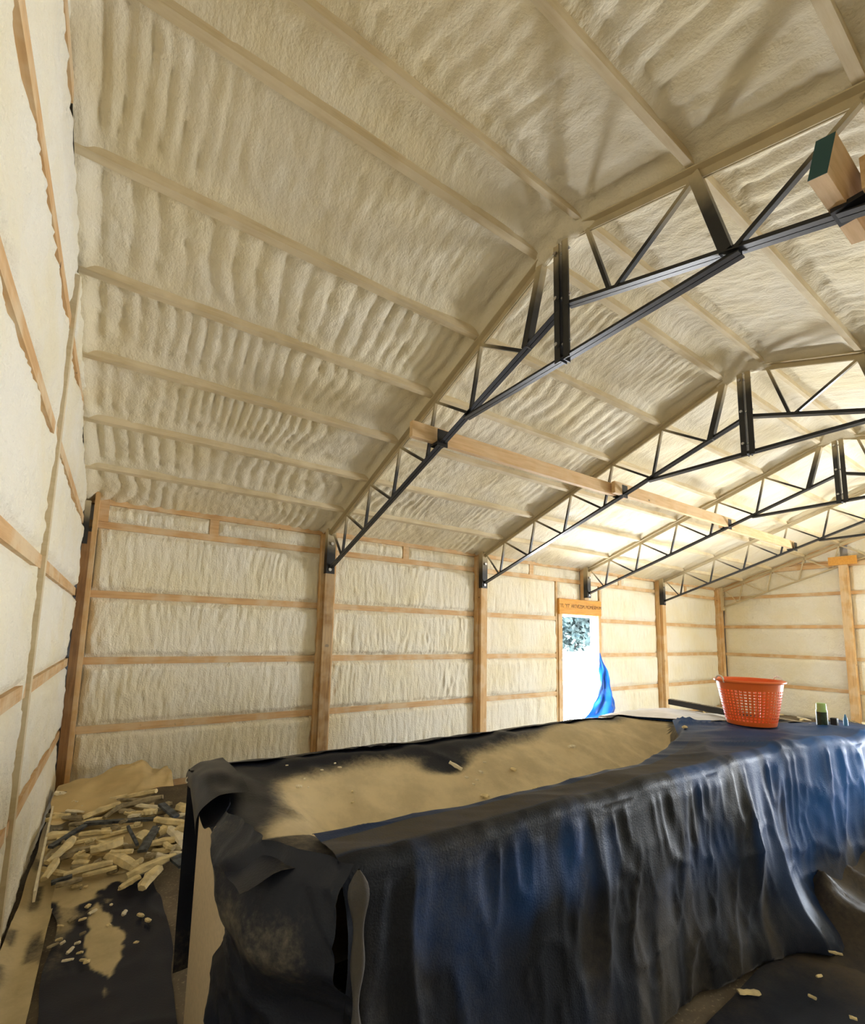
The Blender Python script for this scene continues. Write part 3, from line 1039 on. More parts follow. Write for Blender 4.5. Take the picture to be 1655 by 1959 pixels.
zv = np.maximum(zv, 0.012 + 0.01 * (1 + noise(U * 6, yv * 6, 0, 79)))
XU = U + 0.02 * noise(U * 2, t * 4, 0.5, 80) * sstep(0, 0.2, drop)
XU = np.where(U < 0.94, U + 0.02 * np.sin(drop * 7), XU)
streak = noise(U * 13, drop * 1.1, 0.2, 81)
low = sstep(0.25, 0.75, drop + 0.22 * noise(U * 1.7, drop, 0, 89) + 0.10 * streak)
blue = np.clip(0.02 + 0.22 * noise(U * 3, t * 6, 0, 82) + 0.18 * streak + 0.75 * sstep(2.4, 4.3, U), 0, 1.0) * (1 - 0.88 * low)  # glossy highlight painted into the tint: brighter blue toward the right end
blue = np.where(on, blue, 0.12 + 0.45 * sstep(3.0, 4.3, U) * (0.5 + 0.5 * noise(U * 4, y_top * 7, 0, 83)))
dst = np.where(on, 0.22 + 0.30 * streak + 0.22 * noise(U * 2.2, drop * 2.5, 0, 90) + 0.15 * low - 0.32 * sstep(3.1, 4.4, U) * (1 - low), 0.75 - 0.45 * sstep(2.4, 3.6, U))
dst = np.where(tt < 0.42 - 0.2 * sstep(2.8, 3.6, U), 0.04, dst)
Vb = [np.stack([XU, yv, zv], -1).reshape(-1, 3)]; Fb = [grid_faces(nu, nt)[:, ::-1]]; Db = [dst.ravel()]; Tb = [blue.ravel()]
offb = nu * nt
# right end skirt
nr, ns = 60, 40
yr = np.linspace(-4.46, -3.20, nr)[:, None] * np.ones((1, ns)); sr = np.linspace(0, 1, ns)[None, :] * np.ones((nr, 1))
xr = np.interp(-yr, [3.20, 3.66, 3.93, 4.20, 4.46], [3.72, 3.95, 4.45, 4.90, 4.97]) + 0.02 + 0.05 * np.sin(np.clip(sr / 0.1, 0, 1) * math.pi / 2) + 0.03 * sr * fbm(yr * 6, sr * 2, 0, 85, 2)
zr = 0.945 - 0.92 * sr
Vb.append(np.stack([xr, yr, zr], -1).reshape(-1, 3)); Fb.append(grid_faces(nr, ns)[:, ::-1] + offb); offb += nr * ns
Db.append(np.full(nr * ns, 0.1)); Tb.append((0.9 - sr).ravel())
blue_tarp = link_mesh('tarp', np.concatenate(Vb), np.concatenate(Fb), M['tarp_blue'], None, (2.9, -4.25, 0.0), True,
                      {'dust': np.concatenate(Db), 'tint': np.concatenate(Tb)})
tag(blue_tarp, 'glossy blue tarp hanging in folds down the front of the trough, orange basket on it', 'tarp')
# rolled vertical hem at the near front corner
nh, nc = 60, 12
hz = np.linspace(0.952, 0.01, nh)
hv = []
for i, z_ in enumerate(hz):
    cx_ = 0.925 + 0.010 * math.sin(z_ * 9) + 0.02 * math.sin(z_ * 3.1 + 1)
    cy_ = -4.345 - 0.015 * math.sin(z_ * 6)
    r_ = (0.014 + 0.003 * math.sin(z_ * 14 + 2) + 0.004 * math.sin(z_ * 37) + 0.005 * math.exp(-((z_ - 0.90) / 0.04) ** 2)) * min(1.0, 0.15 + (0.955 - z_) / 0.03)
    for j in range(nc):
        a_ = 2 * math.pi * j / nc
        k_ = r_ * (1 + 0.25 * math.sin(3 * a_ + z_ * 5))
        hv.append((cx_ + k_ * math.cos(a_), cy_ + k_ * math.sin(a_), z_))
hf = [(i * nc + j, i * nc + (j + 1) % nc, (i + 1) * nc + (j + 1) % nc, (i + 1) * nc + j) for i in range(nh - 1) for j in range(nc)]
link_mesh('hem', hv, hf, M['tarp_blue'], blue_tarp, None, True, {'dust': np.full(len(hv), 0.75), 'tint': np.full(len(hv), 0.05)})['label'] = 'bunched dusty hem hanging at the corner'

# ------------------------------------------------------------------ floor sheets


def sheet(name, x0, x1, y0, y1, zfun, mat, label, cat, res=0.02, dust=None, tint=None, warp=0.03, seed=1):
    nx_, ny_ = int((x1 - x0) / res), int((y1 - y0) / res)
    x_ = np.linspace(x0, x1, nx_)[:, None] * np.ones((1, ny_))
    y_ = np.linspace(y0, y1, ny_)[None, :] * np.ones((nx_, 1))
    ed = np.minimum(np.minimum(x_ - x0, x1 - x_), np.minimum(y_ - y0, y1 - y_))
    near_ = 1 - sstep(0, 0.2, ed)
    x_ = x_ + warp * near_ * noise(x_ * 3, y_ * 3, 0, seed)
    y_ = y_ + warp * near_ * noise(x_ * 3, y_ * 3, 5.5, seed)
    z_ = zfun(x_, y_)
    at = {'dust': (dust(x_, y_) if dust else np.zeros_like(x_)).ravel(), 'tint': (tint(x_, y_) if tint else np.zeros_like(x_)).ravel()}
    o_ = link_mesh(name, np.stack([x_, y_, z_], -1).reshape(-1, 3), grid_faces(nx_, ny_), M[mat], None, ((x0 + x1) / 2, (y0 + y1) / 2, 0), True, at)
    return tag(o_, label, cat)


def drape(x, y):
    r_ = (1 - np.abs(noise(x * 1.7 + 1.9 * y, y * 0.9 - 0.4 * x, 0.2, 205))) ** 2.5
    r2 = (1 - np.abs(noise(x * 4.2 + 2.6 * y, y * 2.0 - x, 0.7, 206))) ** 3
    r3 = (1 - np.abs(noise(x * 9 - 4 * y, y * 7 + 2 * x, 0.4, 207))) ** 3
    k_ = sstep(0.0, 0.30, x - 3.38 + 0.55 * (y + 4.34))
    return 0.012 + k_ * (0.16 * r_ + 0.06 * r2 + 0.015 * r3)


def heap(x, y, seed, a=1.0):
    r_ = (1 - np.abs(noise(x * 2.1 + 1.2 * y, y * 2.3 - 0.5 * x, 0.2, seed))) ** 3
    r2 = (1 - np.abs(noise(x * 5 - 2 * y, y * 4 + x, 0.7, seed + 1))) ** 3
    return a * (0.10 * r_ + 0.035 * r2 + 0.01 * (1 + noise(x * 12, y * 12, 0, seed + 2)))


sheet('tarp', 3.35, 6.3, -5.35, -4.34, lambda x, y: drape(x, y) + 0.14 * sstep(-4.75, -4.36, y) * sstep(3.5, 4.2, x),
      'floor_tarp', 'crumpled dusty dark tarp lying on the floor before the blue tarp', 'tarp', 0.02,
      lambda x, y: 0.45 + 0.3 * noise(x * 2, y * 3, 0, 202), None, 0.06, 203)
sheet('plastic_sheet', 1.6, 3.9, -5.3, -4.40, lambda x, y: 0.006 + 0.02 * heap(x, y, 211) / 0.1 * 0.5, 'floor_tarp',
      'flat black plastic sheet with tan scraps on the floor before the trough', 'sheet', 0.03,
      lambda x, y: 0.22 + 0.45 * sstep(2.9, 3.5, x) + 0.2 * noise(x * 3, y * 3, 0, 212), lambda x, y: 0.2 + 0 * x, 0.08, 213)


def pile_h(x, y):
    return np.clip(0.17 * (y + 2.15), 0.0, 0.30) * (1 + 0.3 * noise(x * 4, y * 4, 0, 221))


def left_dust(x, y):
    rag = 0.10 * fbm(x * 7, y * 6, 0, 223, 4)
    d = sstep(-2.12, -2.02, y + 2.2 * rag + 0.9 * (0.45 - x) * (x > 0.45))
    d = np.maximum(d, sstep(0.02, 0.06, 0.13 - np.abs(x - 0.42 + 0.10 * (y + 2.5)) - 0.25 * np.abs(y + 2.5) + 0.7 * rag))
    d = np.maximum(d, 0.9 * sstep(0.0, 0.05, 0.05 - np.abs(x - 0.44) - 0.3 * np.abs(y + 2.93) + 0.4 * rag))
    d = np.maximum(d, 0.6 * sstep(0.0, 0.1, 0.10 - np.abs(x - 0.25) + rag) * sstep(-2.9, -2.3, y))
    return d * 1.1


M['floor_tarp2'] = tarp_mat('floor_tarp2', (0.010, 0.011, 0.018), (0.010, 0.014, 0.035), (0.62, 0.51, 0.30), 0.5)
sheet('plastic_sheet', 0.20, 0.69, -3.75, -0.20, lambda x, y: 0.008 + pile_h(x, y) * 0.75 + 0.012 * heap(x, y, 222) / 0.1, 'floor_tarp2',
      'dark plastic floor sheet beside the end wall, half buried in tan dust', 'sheet', 0.016, left_dust, lambda x, y: 0.5 + 0 * x, 0.03, 224)
# tan spray crust and a loose lath along the foot of the near wall
cr_ = sheet('foam_crust', 0.03, 0.185, -3.6, -0.2, lambda x, y: 0.01 + 0.03 * (1 + fbm(x * 9, y * 6, 0, 231, 3)) * 0.6 + 0.05 * (1 - sstep(0.0, 0.12, x)), 'floor_tarp2',
            'band of tan spray crust along the foot of the near end wall', 'crust', 0.02, lambda x, y: 0.95 - 0.5 * sstep(0.2, 0.6, noise(x * 20, y * 6, 0, 233)), None, 0.01, 232)
cr_['kind'] = 'stuff'
o = MB().bar((0.06, -0.75, 0.20), (0.10, -2.05, 0.10), 0.012, 0.06).build('wood_lath', M['scrap_pale'], None, (0.08, -1.4, 0.1))
tag(o, 'pale lath strip leaning along the foot of the near end wall', 'lath')

# translucent tan sheet crumpled behind the scrap pile
nk, nl = 60, 36
ka = np.linspace(0, 1, nk)[:, None] * np.ones((1, nl)); kb = np.linspace(0, 1, nl)[None, :] * np.ones((nk, 1))
crest = np.interp(ka[:, 0], [0, 0.15, 0.35, 0.62, 0.72, 0.82, 1.0], [0.10, 0.15, 0.20, 0.24, 0.28, 0.20, 0.17])[:, None]
kx_ = 0.06 + 0.80 * ka + 0.02 * noise(ka * 6, kb * 3, 0, 241)
ky_ = -0.16 - 0.75 * kb ** 1.2 - 0.25 * (1 - ka) * kb + 0.05 * noise(ka * 5, kb * 5, 0, 242)
kz_ = crest * (1 - kb ** 1.6) + pile_h(kx_, ky_) * kb + 0.02 + 0.05 * (1 - np.abs(noise(ka * 4 + kb * 2, kb * 3, 0, 243))) ** 2 * np.sin(kb * math.pi)
o = link_mesh('kraft_sheet', np.stack([kx_, ky_, kz_], -1).reshape(-1, 3), grid_faces(nk, nl), M['kraft'], None, (0.45, -0.5, 0.0), True)
tag(o, 'crumpled tan paper sheet slumped behind the foam scrap pile', 'sheet')

# ------------------------------------------------------------------ foam scraps


def pix_ray(u, v):
    return AX_F + AX_R * (u - CX) / F_PX - AX_U * (v - CY) / F_PX


def pix_plane_z(u, v, z):
    d = pix_ray(u, v)
    return CAM + d * (z - CAM[2]) / d[2]


def pix_pile(u, v, lift=0.0):
    z_ = 0.1
    for _ in range(12):
        p = pix_plane_z(u, v, z_)
        z_ = 0.5 * z_ + 0.5 * (float(pile_h(np.array(p[0]), np.array(p[1]))) + lift)
    return pix_plane_z(u, v, z_)


def scrap_mesh(length, w, t, seed, bend=0.0, ns=7):
    r = random.Random(seed)
    v, f = [], []
    nsec = 6
    for i in range(ns):
        s_ = i / (ns - 1)
        k_ = 0.72 + 0.28 * math.sin(math.pi * min(1, max(0, s_ * 0.86 + 0.07))) + r.uniform(-0.12, 0.12)
        for j in range(nsec):
            a_ = 2 * math.pi * j / nsec + 0.3
            q_ = 1 + r.uniform(-0.13, 0.13)
            v.append(((s_ - 0.5) * length, w / 2 * k_ * q_ * math.cos(a_) + bend * (4 * (s_ - 0.5) ** 2 - 0.5) * length, t / 2 * k_ * q_ * math.sin(a_)))
    for i in range(ns - 1):
        for j in range(nsec):
            f.append((i * nsec + j, i * nsec + (j + 1) % nsec, (i + 1) * nsec + (j + 1) % nsec, (i + 1) * nsec + j))
    f += [tuple(range(nsec - 1, -1, -1)), tuple(range((ns - 1) * nsec, ns * nsec))]
    return v, f


def kind_label(mt, ln, w, where, short=0.13, long_=0.26):
    size = 'long' if ln > long_ else ('short' if ln < short else 'medium')
    shape = 'slim' if w < 0.052 else 'chunky'
    return '%s %s %s foam offcut %s' % (size, shape, ('tan', 'pale', 'blackened', 'dusty grey')[mt], where)


def scrap(p0, p1, w, t, mat, label, group, seed, name='foam_scrap', cat='foam scrap', bend=0.0, flat=False):
    p0, p1 = Vector(p0), Vector(p1)
    d = p1 - p0
    ln = max(d.length, 0.012)
    if flat:
        v, f = MB().box(-ln / 2, ln / 2, -w / 2, w / 2, -t / 2, t / 2).v, BOXF
    else:
        v, f = scrap_mesh(ln, w, t, seed, bend)
    me = bpy.data.meshes.new(name)
    me.from_pydata([tuple(q_) for q_ in v], [], f)
    me.materials.append(M[mat])
    o_ = bpy.data.objects.new(name, me); COL.objects.link(o_)
    x_ = d.normalized() if d.length > 1e-6 else Vector((1, 0, 0))
    up = Vector((0.15 * math.sin(seed), 0.15 * math.cos(seed * 1.7), 1))
    y_ = up.cross(x_).normalized(); z_ = x_.cross(y_)
    o_.matrix_world = Matrix.Translation((p0 + p1) / 2) @ Matrix([[x_[i], y_[i], z_[i]] for i in range(3)]).to_4x4()
    return tag(o_, label, cat, group)


PG = 'foam scraps heaped by the corner post'
PL = 'tan sprayed foam offcut in the heap below the dark corner post'
K = 0.2538
pile = [(620, 650, 900, 540, 35, 0), (780, 650, 940, 540, 25, 3), (960, 490, 1180, 445, 30, 0), (1170, 665, 1400, 690, 40, 0), (1260, 710, 1380, 830, 42, 1),
        (1130, 845, 1320, 810, 36, 0), (350, 790, 560, 770, 45, 0), (480, 860, 960, 745, 26, 0), (360, 990, 560, 800, 36, 0), (600, 770, 840, 750, 26, 0),
        (450, 950, 700, 870, 42, 3), (680, 900, 930, 830, 58, 0), (480, 1080, 850, 980, 36, 0), (620, 1085, 880, 1020, 26, 0), (950, 1090, 1320, 930, 46, 0),
        (830, 930, 1030, 1030, 60, 0), (830, 910, 1000, 900, 30, 0), (900, 1180, 1050, 1090, 34, 0), (330, 1110, 430, 960, 36, 0), (1080, 610, 1180, 600, 42, 0),
        (1350, 560, 1440, 590, 50, 0), (970, 640, 1060, 630, 26, 1), (880, 570, 1230, 490, 36, 3), (1060, 1180, 1190, 1030, 55, 0), (1150, 900, 1290, 890, 30, 0),
        (1340, 880, 1420, 780, 42, 1), (1180, 770, 1250, 730, 60, 0), (1330, 740, 1430, 720, 50, 0), (1030, 830, 1100, 760, 60, 0), (700, 1000, 760, 960, 24, 3),
        (360, 850, 480, 830, 28, 3), (560, 940, 640, 900, 34, 0), (1010, 700, 1060, 690, 24, 0), (1200, 560, 1300, 540, 30, 3), (420, 1160, 620, 1110, 30, 3),
        (1090, 940, 1180, 925, 26, 3), (520, 700, 640, 690, 22, 3), (330, 930, 380, 850, 26, 0), (1000, 1000, 1080, 960, 30, 0), (1240, 840, 1300, 880, 30, 0),
        (760, 740, 840, 700, 22, 3), (900, 690, 960, 660, 22, 3), (1310, 640, 1400, 620, 24, 1), (640, 840, 720, 800, 24, 0), (400, 740, 470, 730, 24, 3)]
smats = ['scrap', 'scrap_pale', 'scrap_dark', 'scrap_grey']
for i, (a, b_, c, d_, w, mt) in enumerate(pile):
    lift = 0.03 + 0.05 * rnd.random()
    p0 = pix_pile(a * K, 1400 + b_ * K, lift); p1 = pix_pile(c * K, 1400 + d_ * K, lift + 0.01)
    dist = np.dot((p0 + p1) / 2 - CAM, AX_F)
    wm = w * K * dist / F_PX * 1.15
    lb = kind_label(mt, float(np.linalg.norm(p1 - p0)), wm * 1.5, 'in the heap below the dark corner post')
    scrap(p0, p1, wm * 1.5, wm * 1.15, smats[mt], lb, lb.split(' foam')[0] + ' offcuts in the corner heap', 100 + i, bend=rnd.uniform(-0.07, 0.07))
for i in range(55):
    uu, vq = rnd.uniform(88, 350), rnd.uniform(1512, 1672)
    if vq > 1640 and uu > 250: continue
    a_ = rnd.uniform(-0.5, 0.35); ll = rnd.uniform(18, 60)
    p0 = pix_pile(uu - ll * math.cos(a_) / 2, vq - ll * math.sin(a_) / 2 * 0.6, 0.015 + 0.03 * rnd.random()); p1 = pix_pile(uu + ll * math.cos(a_) / 2, vq + ll * math.sin(a_) / 2 * 0.6, 0.015 + 0.03 * rnd.random())
    if max(p0[0], p1[0]) > 0.95 or min(p0[0], p1[0]) < 0.03: continue
    mt = rnd.choice([0, 0, 0, 3, 3, 1])
    ww = rnd.uniform(0.03, 0.06)
    lb = kind_label(mt, float(np.linalg.norm(p1 - p0)), ww, 'in the heap below the dark corner post')
    scrap(p0, p1, ww, rnd.uniform(0.02, 0.04), smats[mt], lb, lb.split(' foam')[0] + ' offcuts in the corner heap', 200 + i, bend=rnd.uniform(-0.07, 0.07))
for i, (a, b_, c, d_, w, lab) in enumerate([(640, 690, 1165, 655, 38, 'slate coloured plank offcut lying along the top of the scrap heap'),
                                           (1070, 900, 1185, 715, 50, 'short dark board with pale edges standing in the scrap heap'),
                                           (1215, 545, 1330, 640, 42, 'short dark board near the tarp flap in the scrap heap'),
                                           (380, 870, 640, 705, 34, 'grey strip curving through the scrap heap near the end wall'),
                                           (385, 1140, 545, 1090, 36, 'dark strip at the low edge of the scrap heap'),
                                           (1330, 940, 1400, 1000, 80, 'dark bluish plastic scrap against the trough end'),
                                           (965, 715, 1035, 850, 16, 'thin dark lath poking out of the scrap heap')]):
    p0 = pix_pile(a * K, 1400 + b_ * K, 0.07); p1 = pix_pile(c * K, 1400 + d_ * K, 0.08)
    dist = np.dot((p0 + p1) / 2 - CAM, AX_F)
    wm = w * K * dist / F_PX
    scrap(p0, p1, wm * 1.2, 0.018, 'scrap_dark', lab, None, 300 + i, 'board_scrap', 'board', flat=True)
# crumbs in front of the heap
for i in range(26):
    x_, y_ = rnd.uniform(0.22, 0.62), rnd.uniform(-2.7, -1.9)
    if rnd.random() < 0.5: x_ = rnd.uniform(0.2, 0.36)
    z_ = 0.03 + float(pile_h(np.array(x_), np.array(y_))) * 0.75
    a_ = rnd.uniform(-1.5, 1.5)
    l_ = rnd.uniform(0.015, 0.05)
    scrap((x_, y_, z_), (x_ + l_ * math.cos(a_), y_ + l_ * math.sin(a_), z_ + 0.005), rnd.uniform(0.012, 0.03), rnd.uniform(0.008, 0.016), rnd.choice(['scrap', 'scrap', 'scrap_pale', 'scrap_grey']),
          'small tan foam crumb on the dusty plastic before the heap', 'crumbs before the corner heap', 400 + i)


def trough_z(x, y): return float(top_z(np.array(max(x, TX0)), np.array(y)))


def pix_trough(u, v):
    z_ = 0.8
    for _ in range(20):
        p = pix_plane_z(u, v, z_)
        z_ = 0.6 * z_ + 0.4 * (trough_z(p[0], p[1]) + 0.032)
    return pix_plane_z(u, v, z_)


for i, (u, v, s_, mt) in enumerate([(572, 1504, 9, 1), (583, 1490, 5, 1), (590, 1506, 4, 1), (616, 1473, 5, 1), (650, 1468, 6, 1), (641, 1460, 4, 1), (674, 1514, 5, 0), (675, 1535, 6, 0),
                                    (690, 1583, 14, 0), (549, 1464, 4, 1), (896, 1556, 16, 0), (1094, 1428, 12, 1), (983, 1472, 10, 0), (928, 1523, 13, 0), (1024, 1509, 12, 0), (893, 1487, 7, 1),
                                    (906, 1500, 6, 1), (920, 1477, 9, 1), (912, 1492, 5, 1), (927, 1458, 5, 1), (1086, 1507, 7, 0), (870, 1558, 6, 0), (1310, 1391, 9, 0)]):
    p = pix_trough(u, v)
    m_ = s_ * np.dot(p - CAM, AX_F) / F_PX
    a_ = rnd.uniform(0, 3.1)
    d_ = np.array([math.cos(a_), math.sin(a_), 0]) * m_ * 0.6
    scrap(p - d_, p + d_, m_ * 0.9, m_ * 0.6, smats[mt], 'small pale foam crumb lying in the dusty trough hollow', 'crumbs in the trough', 500 + i)
p0, p1 = pix_trough(860, 1458), pix_trough(884, 1472)
scrap(p0, p1, 0.025, 0.02, 'scrap_pale', 'pale rolled foam stick lying high in the trough hollow', None, 560)
for i, (u0, v0, u1, v1, w) in enumerate([(1412, 1897, 1454, 1899, 14), (1546, 1903, 1562, 1911, 8), (1225, 1945, 1240, 1955, 8), (1585, 1820, 1612, 1826, 9), (1170, 1718, 1172, 1722, 4),
                                         (1562, 1868, 1572, 1866, 6), (1590, 1700, 1600, 1702, 6), (1625, 1945, 1640, 1950, 8)]):
    zz0 = 0.03 if i != 3 else 0.10
    p0, p1 = pix_plane_z(u0, v0, zz0), pix_plane_z(u1, v1, zz0)
    dist = np.dot(p0 - CAM, AX_F)
    scrap(p0, p1, w * dist / F_PX, 0.012, 'scrap', 'tan foam scrap fallen on the dark sheet before the trough' if i else 'largest tan foam scrap alone on the dark floor sheet', 'scraps on the dark floor sheets' if i else None, 600 + i)
# scraps along the foot of the far end wall
for i in range(70):
    x_ = rnd.uniform(10.2, 12.2); y_ = rnd.uniform(-3.1, -0.35)
    if i < 25: x_, y_ = rnd.uniform(11.2, 12.2), rnd.uniform(-1.0, -0.25)
    a_ = rnd.uniform(0, 3.1); l_ = rnd.uniform(0.06, 0.4)
    z_ = 0.022
    mt = rnd.choice([1, 1, 0, 2, 3]); ww = rnd.uniform(0.03, 0.09)
    lb = kind_label(mt, l_, ww, 'strewn along the foot of the far end wall')
    scrap((x_, y_, z_), (min(x_ + l_ * math.cos(a_), 12.28), min(y_ + l_ * math.sin(a_), -0.05), z_ + rnd.uniform(0, 0.07)), ww, 0.04,
          smats[mt], lb, lb.split(' foam')[0] + ' offcuts by the far end wall', 700 + i)

# ------------------------------------------------------------------ far table under white plastic, dark bar
tb = empty('work_table', (5.3, -2.9, 0), 'low table hidden under white plastic behind the blue tarp', 'table')
part('table_top', 'beam', tb, 4.75, 5.95, -3.75, -2.25, 0.68, 0.715)
for lx in (4.82, 5.86):
    for ly in (-3.68, -2.34):
        part('leg', 'beam', tb, lx, lx + 0.05, ly, ly + 0.05, 0, 0.68)
tx = np.linspace(4.66, 6.08, 70)[:, None] * np.ones((1, 70)); ty = np.linspace(-3.85, -2.12, 70)[None, :] * np.ones((70, 1))
ins = np.minimum(np.minimum(tx - 4.74, 5.97 - tx), np.minimum(ty + 3.77, -2.23 - ty))
tz = 0.722 + 0.012 * (1 + fbm(tx * 4, ty * 4, 0, 251, 3)) - 0.45 * (1 - sstep(-0.12, 0.0, ins)) + 0.02 * sstep(4.9, 5.2, tx) * noise(tx * 2, ty * 3, 0, 252)
o = link_mesh('plastic_sheet', np.stack([tx, ty, tz], -1).reshape(-1, 3), grid_faces(70, 70), M['white_plastic'], None, (5.37, -3.0, 0.3), True)
tag(o, 'white plastic sheet draped over the low table behind the blue tarp', 'sheet')
o = MB().bar((6.03, -2.29, 0.80), (5.50, -3.95, 0.80), 0.06, 0.06).build('dark_bar', M['black'], None, (5.76, -3.1, 0.77))
MBo = MB().bar((6.045, -2.29, 0.833), (5.515, -3.95, 0.833), 0.05, 0.006)
MBo.build('dusty_top', M['scrap_grey'], o)
tag(o, 'long dark bar lying along the edge of the white plastic sheet', 'bar')

# ------------------------------------------------------------------ orange basket
BC = (4.17, -3.93)
bz = trough_z(*BC) + 0.035
bask = empty('basket', (BC[0], BC[1], bz), 'orange perforated plastic basket with rope handles standing on the blue tarp', 'basket')
nA, nR = 88, 30
R0, R1, BH = 0.150, 0.205, 0.30
vv, ff = [], []
for j in range(nR + 1):
    h_ = (j + (0.16 if j % 2 == 0 else -0.0)) / nR if 3 <= j < nR - 4 else j / nR
    r_ = R0 + (R1 - R0) * h_ ** 0.9
    for lay in (0, 1):
        for i in range(nA):
            t_ = 2 * math.pi * (i + (0.18 if i % 2 == 0 else 0.0)) / nA
            vv.append((BC[0] + (r_ - 0.004 * lay) * math.cos(t_), BC[1] + (r_ - 0.004 * lay) * math.sin(t_), bz + h_ * BH))
idx = lambda j, i, l: (j * 2 + l) * nA + i % nA
hole = lambda j, i: 3 <= j < nR - 6 and j % 2 == 1 and i % 2 == 1
for j in range(nR):
    for i in range(nA):
        if hole(j, i): continue
        ff.append((idx(j, i, 0), idx(j, i + 1, 0), idx(j + 1, i + 1, 0), idx(j + 1, i, 0)))
        ff.append((idx(j, i, 1), idx(j + 1, i, 1), idx(j + 1, i + 1, 1), idx(j, i + 1, 1)))
        if hole(j, i + 1): ff.append((idx(j, i + 1, 0), idx(j, i + 1, 1), idx(j + 1, i + 1, 1), idx(j + 1, i + 1, 0)))
        if hole(j, i - 1): ff.append((idx(j, i, 0), idx(j + 1, i, 0), idx(j + 1, i, 1), idx(j, i, 1)))
        if hole(j + 1, i): ff.append((idx(j + 1, i, 0), idx(j + 1, i + 1, 0), idx(j + 1, i + 1, 1), idx(j + 1, i, 1)))
        if hole(j - 1, i): ff.append((idx(j, i, 0), idx(j, i, 1), idx(j, i + 1, 1), idx(j, i + 1, 0)))
link_mesh('basket_wall', vv, ff, M['orange'], bask)
MB().lathe((BC[0], BC[1], bz), [(R1 - 0.004, BH - 0.006), (R1 + 0.014, BH - 0.006), (R1 + 0.016, BH + 0.004), (R1 + 0.008, BH + 0.012), (R1 - 0.004, BH + 0.010), (R1 - 0.006, BH - 0.006)], 64).build('rim', M['orange'], bask, smooth=True)
MB().lathe((BC[0], BC[1], bz), [(0.0001, 0.004), (R0, 0.004), (R0 + 0.002, 0.02)], 64).build('base', M['orange'], bask)
for sgn in (-1, 1):
    hd = MB()
    ctr = np.array([BC[0], BC[1]]) + sgn * AX_R[:2] / np.linalg.norm(AX_R[:2]) * (R1 + 0.006)
    fw = np.array([-AX_R[1], AX_R[0]]) / np.linalg.norm(AX_R[:2])
    pts = [(ctr[0] + fw[0] * 0.05 * math.cos(a_), ctr[1] + fw[1] * 0.05 * math.cos(a_), bz + BH - 0.01 + 0.045 * math.sin(a_)) for a_ in np.linspace(0, math.pi, 9)]
    for p_, q_ in zip(pts[:-1], pts[1:]): hd.cyl(p_, q_, 0.006, n=8)
    hd.build('rope_handle', M['rope'], bask, smooth=True)

# spray can and small bits on the deck


def deck_at(u, v, z0=0.93):
    p = pix_plane_z(u, v, z0)
    return p


p = deck_at(1574, 1392, 0.955)
can = empty('spray_can', (p[0], p[1], 0.945), 'green capped spray can standing upright on the blue tarp right of the basket', 'can')
cz = 0.945
MB().lathe((p[0], p[1], cz), [(0.0001, 0), (0.033, 0), (0.034, 0.006), (0.034, 0.012)], 28).build('can_base', M['can_side'], can, smooth=True)
MB().lathe((p[0], p[1], cz), [(0.0335, 0.010), (0.0335, 0.125)], 28).build('label_band', M['can_label'], can, smooth=True)
MB().lathe((p[0], p[1], cz), [(0.0338, 0.120), (0.034, 0.128), (0.033, 0.130), (0.030, 0.138), (0.029, 0.175), (0.026, 0.180), (0.0001, 0.180)], 28).build('cap', M['green_cap'], can, smooth=True)
MB().add([(p[0] + 0.035 * math.cos(a_), p[1] + 0.035 * math.sin(a_), cz + z_) for a_ in np.linspace(-1.05, 0.1, 8) for z_ in (0.012, 0.128)],
         [(2 * i, 2 * i + 2, 2 * i + 3, 2 * i + 1) for i in range(7)]).build('label_panel', M['can_side'], can, smooth=True)
p = deck_at(1597, 1391, 0.95)
o = MB().box(p[0] - 0.022, p[0] + 0.022, p[1] - 0.02, p[1] + 0.02, 0.945, 1.015).build('tape_block', M['black'], None, (p[0], p[1], 0.945))
bv = o.modifiers.new('bevel', 'BEVEL'); bv.width = 0.006; bv.segments = 2
tag(o, 'small black block beside the green capped spray can', 'block')
p = deck_at(1619, 1393, 0.945)
nz_ = MB().lathe((p[0], p[1], 0.942), [(0.0001, 0), (0.024, 0), (0.024, 0.008), (0.014, 0.014), (0.013, 0.06), (0.004, 0.10), (0.0001, 0.10)], 16)
tag(nz_.build('nozzle', M['blue_plastic'], None, (p[0], p[1], 0.942), True), 'small blue plastic nozzle standing near the spray can', 'nozzle')
for i in range(26):
    u, v = rnd.uniform(1585, 1655), rnd.uniform(1384, 1398)
    p = deck_at(u, v, 0.955)
    if p[0] > 4.95 or p[1] < -4.2 or p[1] > -3.25: p[0] = min(p[0], rnd.uniform(4.6, 4.93)); p[1] = min(max(p[1], -4.16), -3.3)
    a_ = rnd.uniform(0, 3.1); l_ = rnd.uniform(0.02, 0.09)
    d_ = np.array([math.cos(a_), math.sin(a_), 0.1]) * l_ / 2
    scrap(p - d_, p + d_, rnd.uniform(0.012, 0.03), 0.012, rnd.choice(['scrap_pale', 'scrap_pale', 'scrap_dark', 'scrap']), 'little offcut littering the blue tarp behind the spray can', 'litter by the spray can', 800 + i)

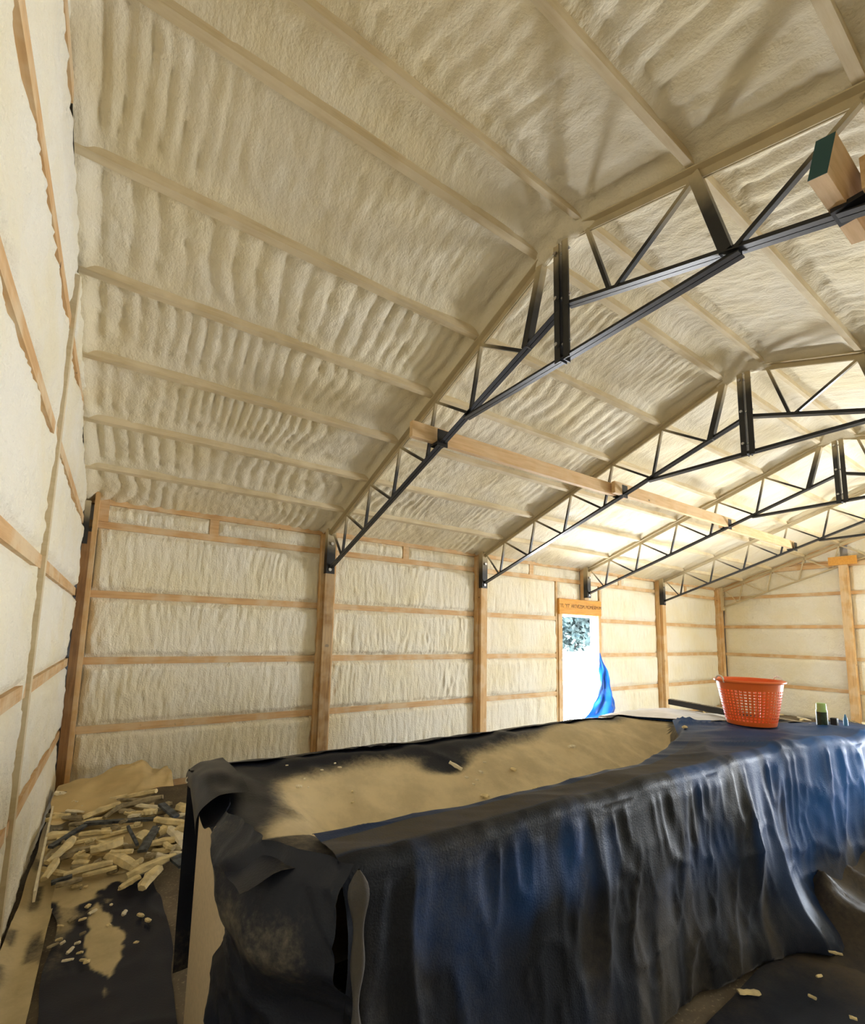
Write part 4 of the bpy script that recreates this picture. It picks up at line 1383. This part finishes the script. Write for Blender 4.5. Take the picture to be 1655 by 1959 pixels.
# ------------------------------------------------------------------ blue tarp hanging at the doorway
nq, nw = 50, 40
qs = np.linspace(0, 1, nq)[:, None] * np.ones((1, nw))        # down
ws = np.linspace(0, 1, nw)[None, :] * np.ones((nq, 1))        # across
zt2 = 1.27 * (1 - qs) + 0.015
xl = np.interp(qs[:, 0], [0, 0.15, 0.4, 0.65, 0.85, 1.0], [7.70, 7.68, 7.62, 7.50, 7.25, 6.95])[:, None]
xr2 = np.interp(qs[:, 0], [0, 0.15, 0.4, 0.65, 0.85, 1.0], [7.72, 7.78, 7.90, 7.97, 7.96, 8.02])[:, None]
xw = xl + (xr2 - xl) * ws + 0.02 * noise(ws * 8, qs * 5, 0, 261) * sstep(0, 0.2, qs)
yw = -0.06 - 0.26 * qs * np.sin(ws * math.pi) - 0.06 * (1 - np.abs(noise(ws * 5 + qs, qs * 2, 0, 262))) ** 2 * sstep(0.05, 0.4, qs) - 0.03 * noise(ws * 9, qs * 9, 0, 263) * sstep(0.1, 0.3, qs)
yw = np.minimum(yw, -0.05)
o = link_mesh('tarp', np.stack([xw, yw, zt2], -1).reshape(-1, 3), grid_faces(nq, nw), M['tarp_door'], None, (7.6, -0.2, 0), True,
              {'dust': np.clip(0.15 + 0.3 * noise(ws * 4, qs * 4, 0, 264), 0, 1).ravel(), 'tint': (qs * 0.8).ravel()})
tag(o, 'bright blue tarp bunched and hanging at the side of the doorway', 'tarp')

# ------------------------------------------------------------------ trees beyond the doorway
door_mid = np.array([(DOOR_X0 + DOOR_X1) / 2, 0.0])
dirv = door_mid - CAM[:2]; dirv /= np.linalg.norm(dirv)
side = np.array([dirv[1], -dirv[0]])
for i, (dist, lat, h_, r_) in enumerate([(38, -3.2, 9, 2.6), (47, -0.6, 11, 2.8), (38, 2.5, 9.5, 2.6), (47, 6.6, 10, 2.8), (47, -7.6, 9, 2.8)]):
    c = CAM[:2] + dirv * dist + side * lat
    tr = empty('tree', (c[0], c[1], 0.0), ['tree beyond the doorway with dense blue green crown', 'tallest tree seen through the doorway', 'pale leafy tree behind the open ground', 'broad tree at the edge of the open ground', 'rounded tree standing furthest left beyond the doorway'][i], 'tree', 'trees beyond the doorway')
    MB().cyl((c[0], c[1], 0), (c[0], c[1], h_ * 0.5), 0.25, 0.15, 8).build('trunk', M['bark'], tr)
    rg = np.random.RandomState(20 + i)
    n_l = 7000
    th = rg.rand(n_l) * 2 * math.pi; ph = np.arccos(1 - 2 * rg.rand(n_l)); rr = rg.rand(n_l) ** 0.4
    pc = np.stack([r_ * rr * np.sin(ph) * np.cos(th), r_ * rr * np.sin(ph) * np.sin(th), h_ * 0.50 + h_ * 0.49 * rr * np.cos(ph)], -1)
    pc += 0.2 * rg.randn(n_l, 3) * 0.4
    pc[:, 2] = np.maximum(pc[:, 2], 0.25)
    a1 = rg.randn(n_l, 3); a1 /= np.linalg.norm(a1, axis=1, keepdims=True)
    a2 = np.cross(a1, rg.randn(n_l, 3)); a2 /= np.linalg.norm(a2, axis=1, keepdims=True)
    sz = (0.18 + 0.2 * rg.rand(n_l))[:, None]
    lv = np.stack([pc - a1 * sz, pc + a2 * sz * 0.6, pc + a1 * sz, pc - a2 * sz * 0.6], 1).reshape(-1, 3) + np.array([c[0], c[1], 0])
    link_mesh('crown', lv, np.arange(n_l * 4).reshape(-1, 4), M['leaf'], tr)
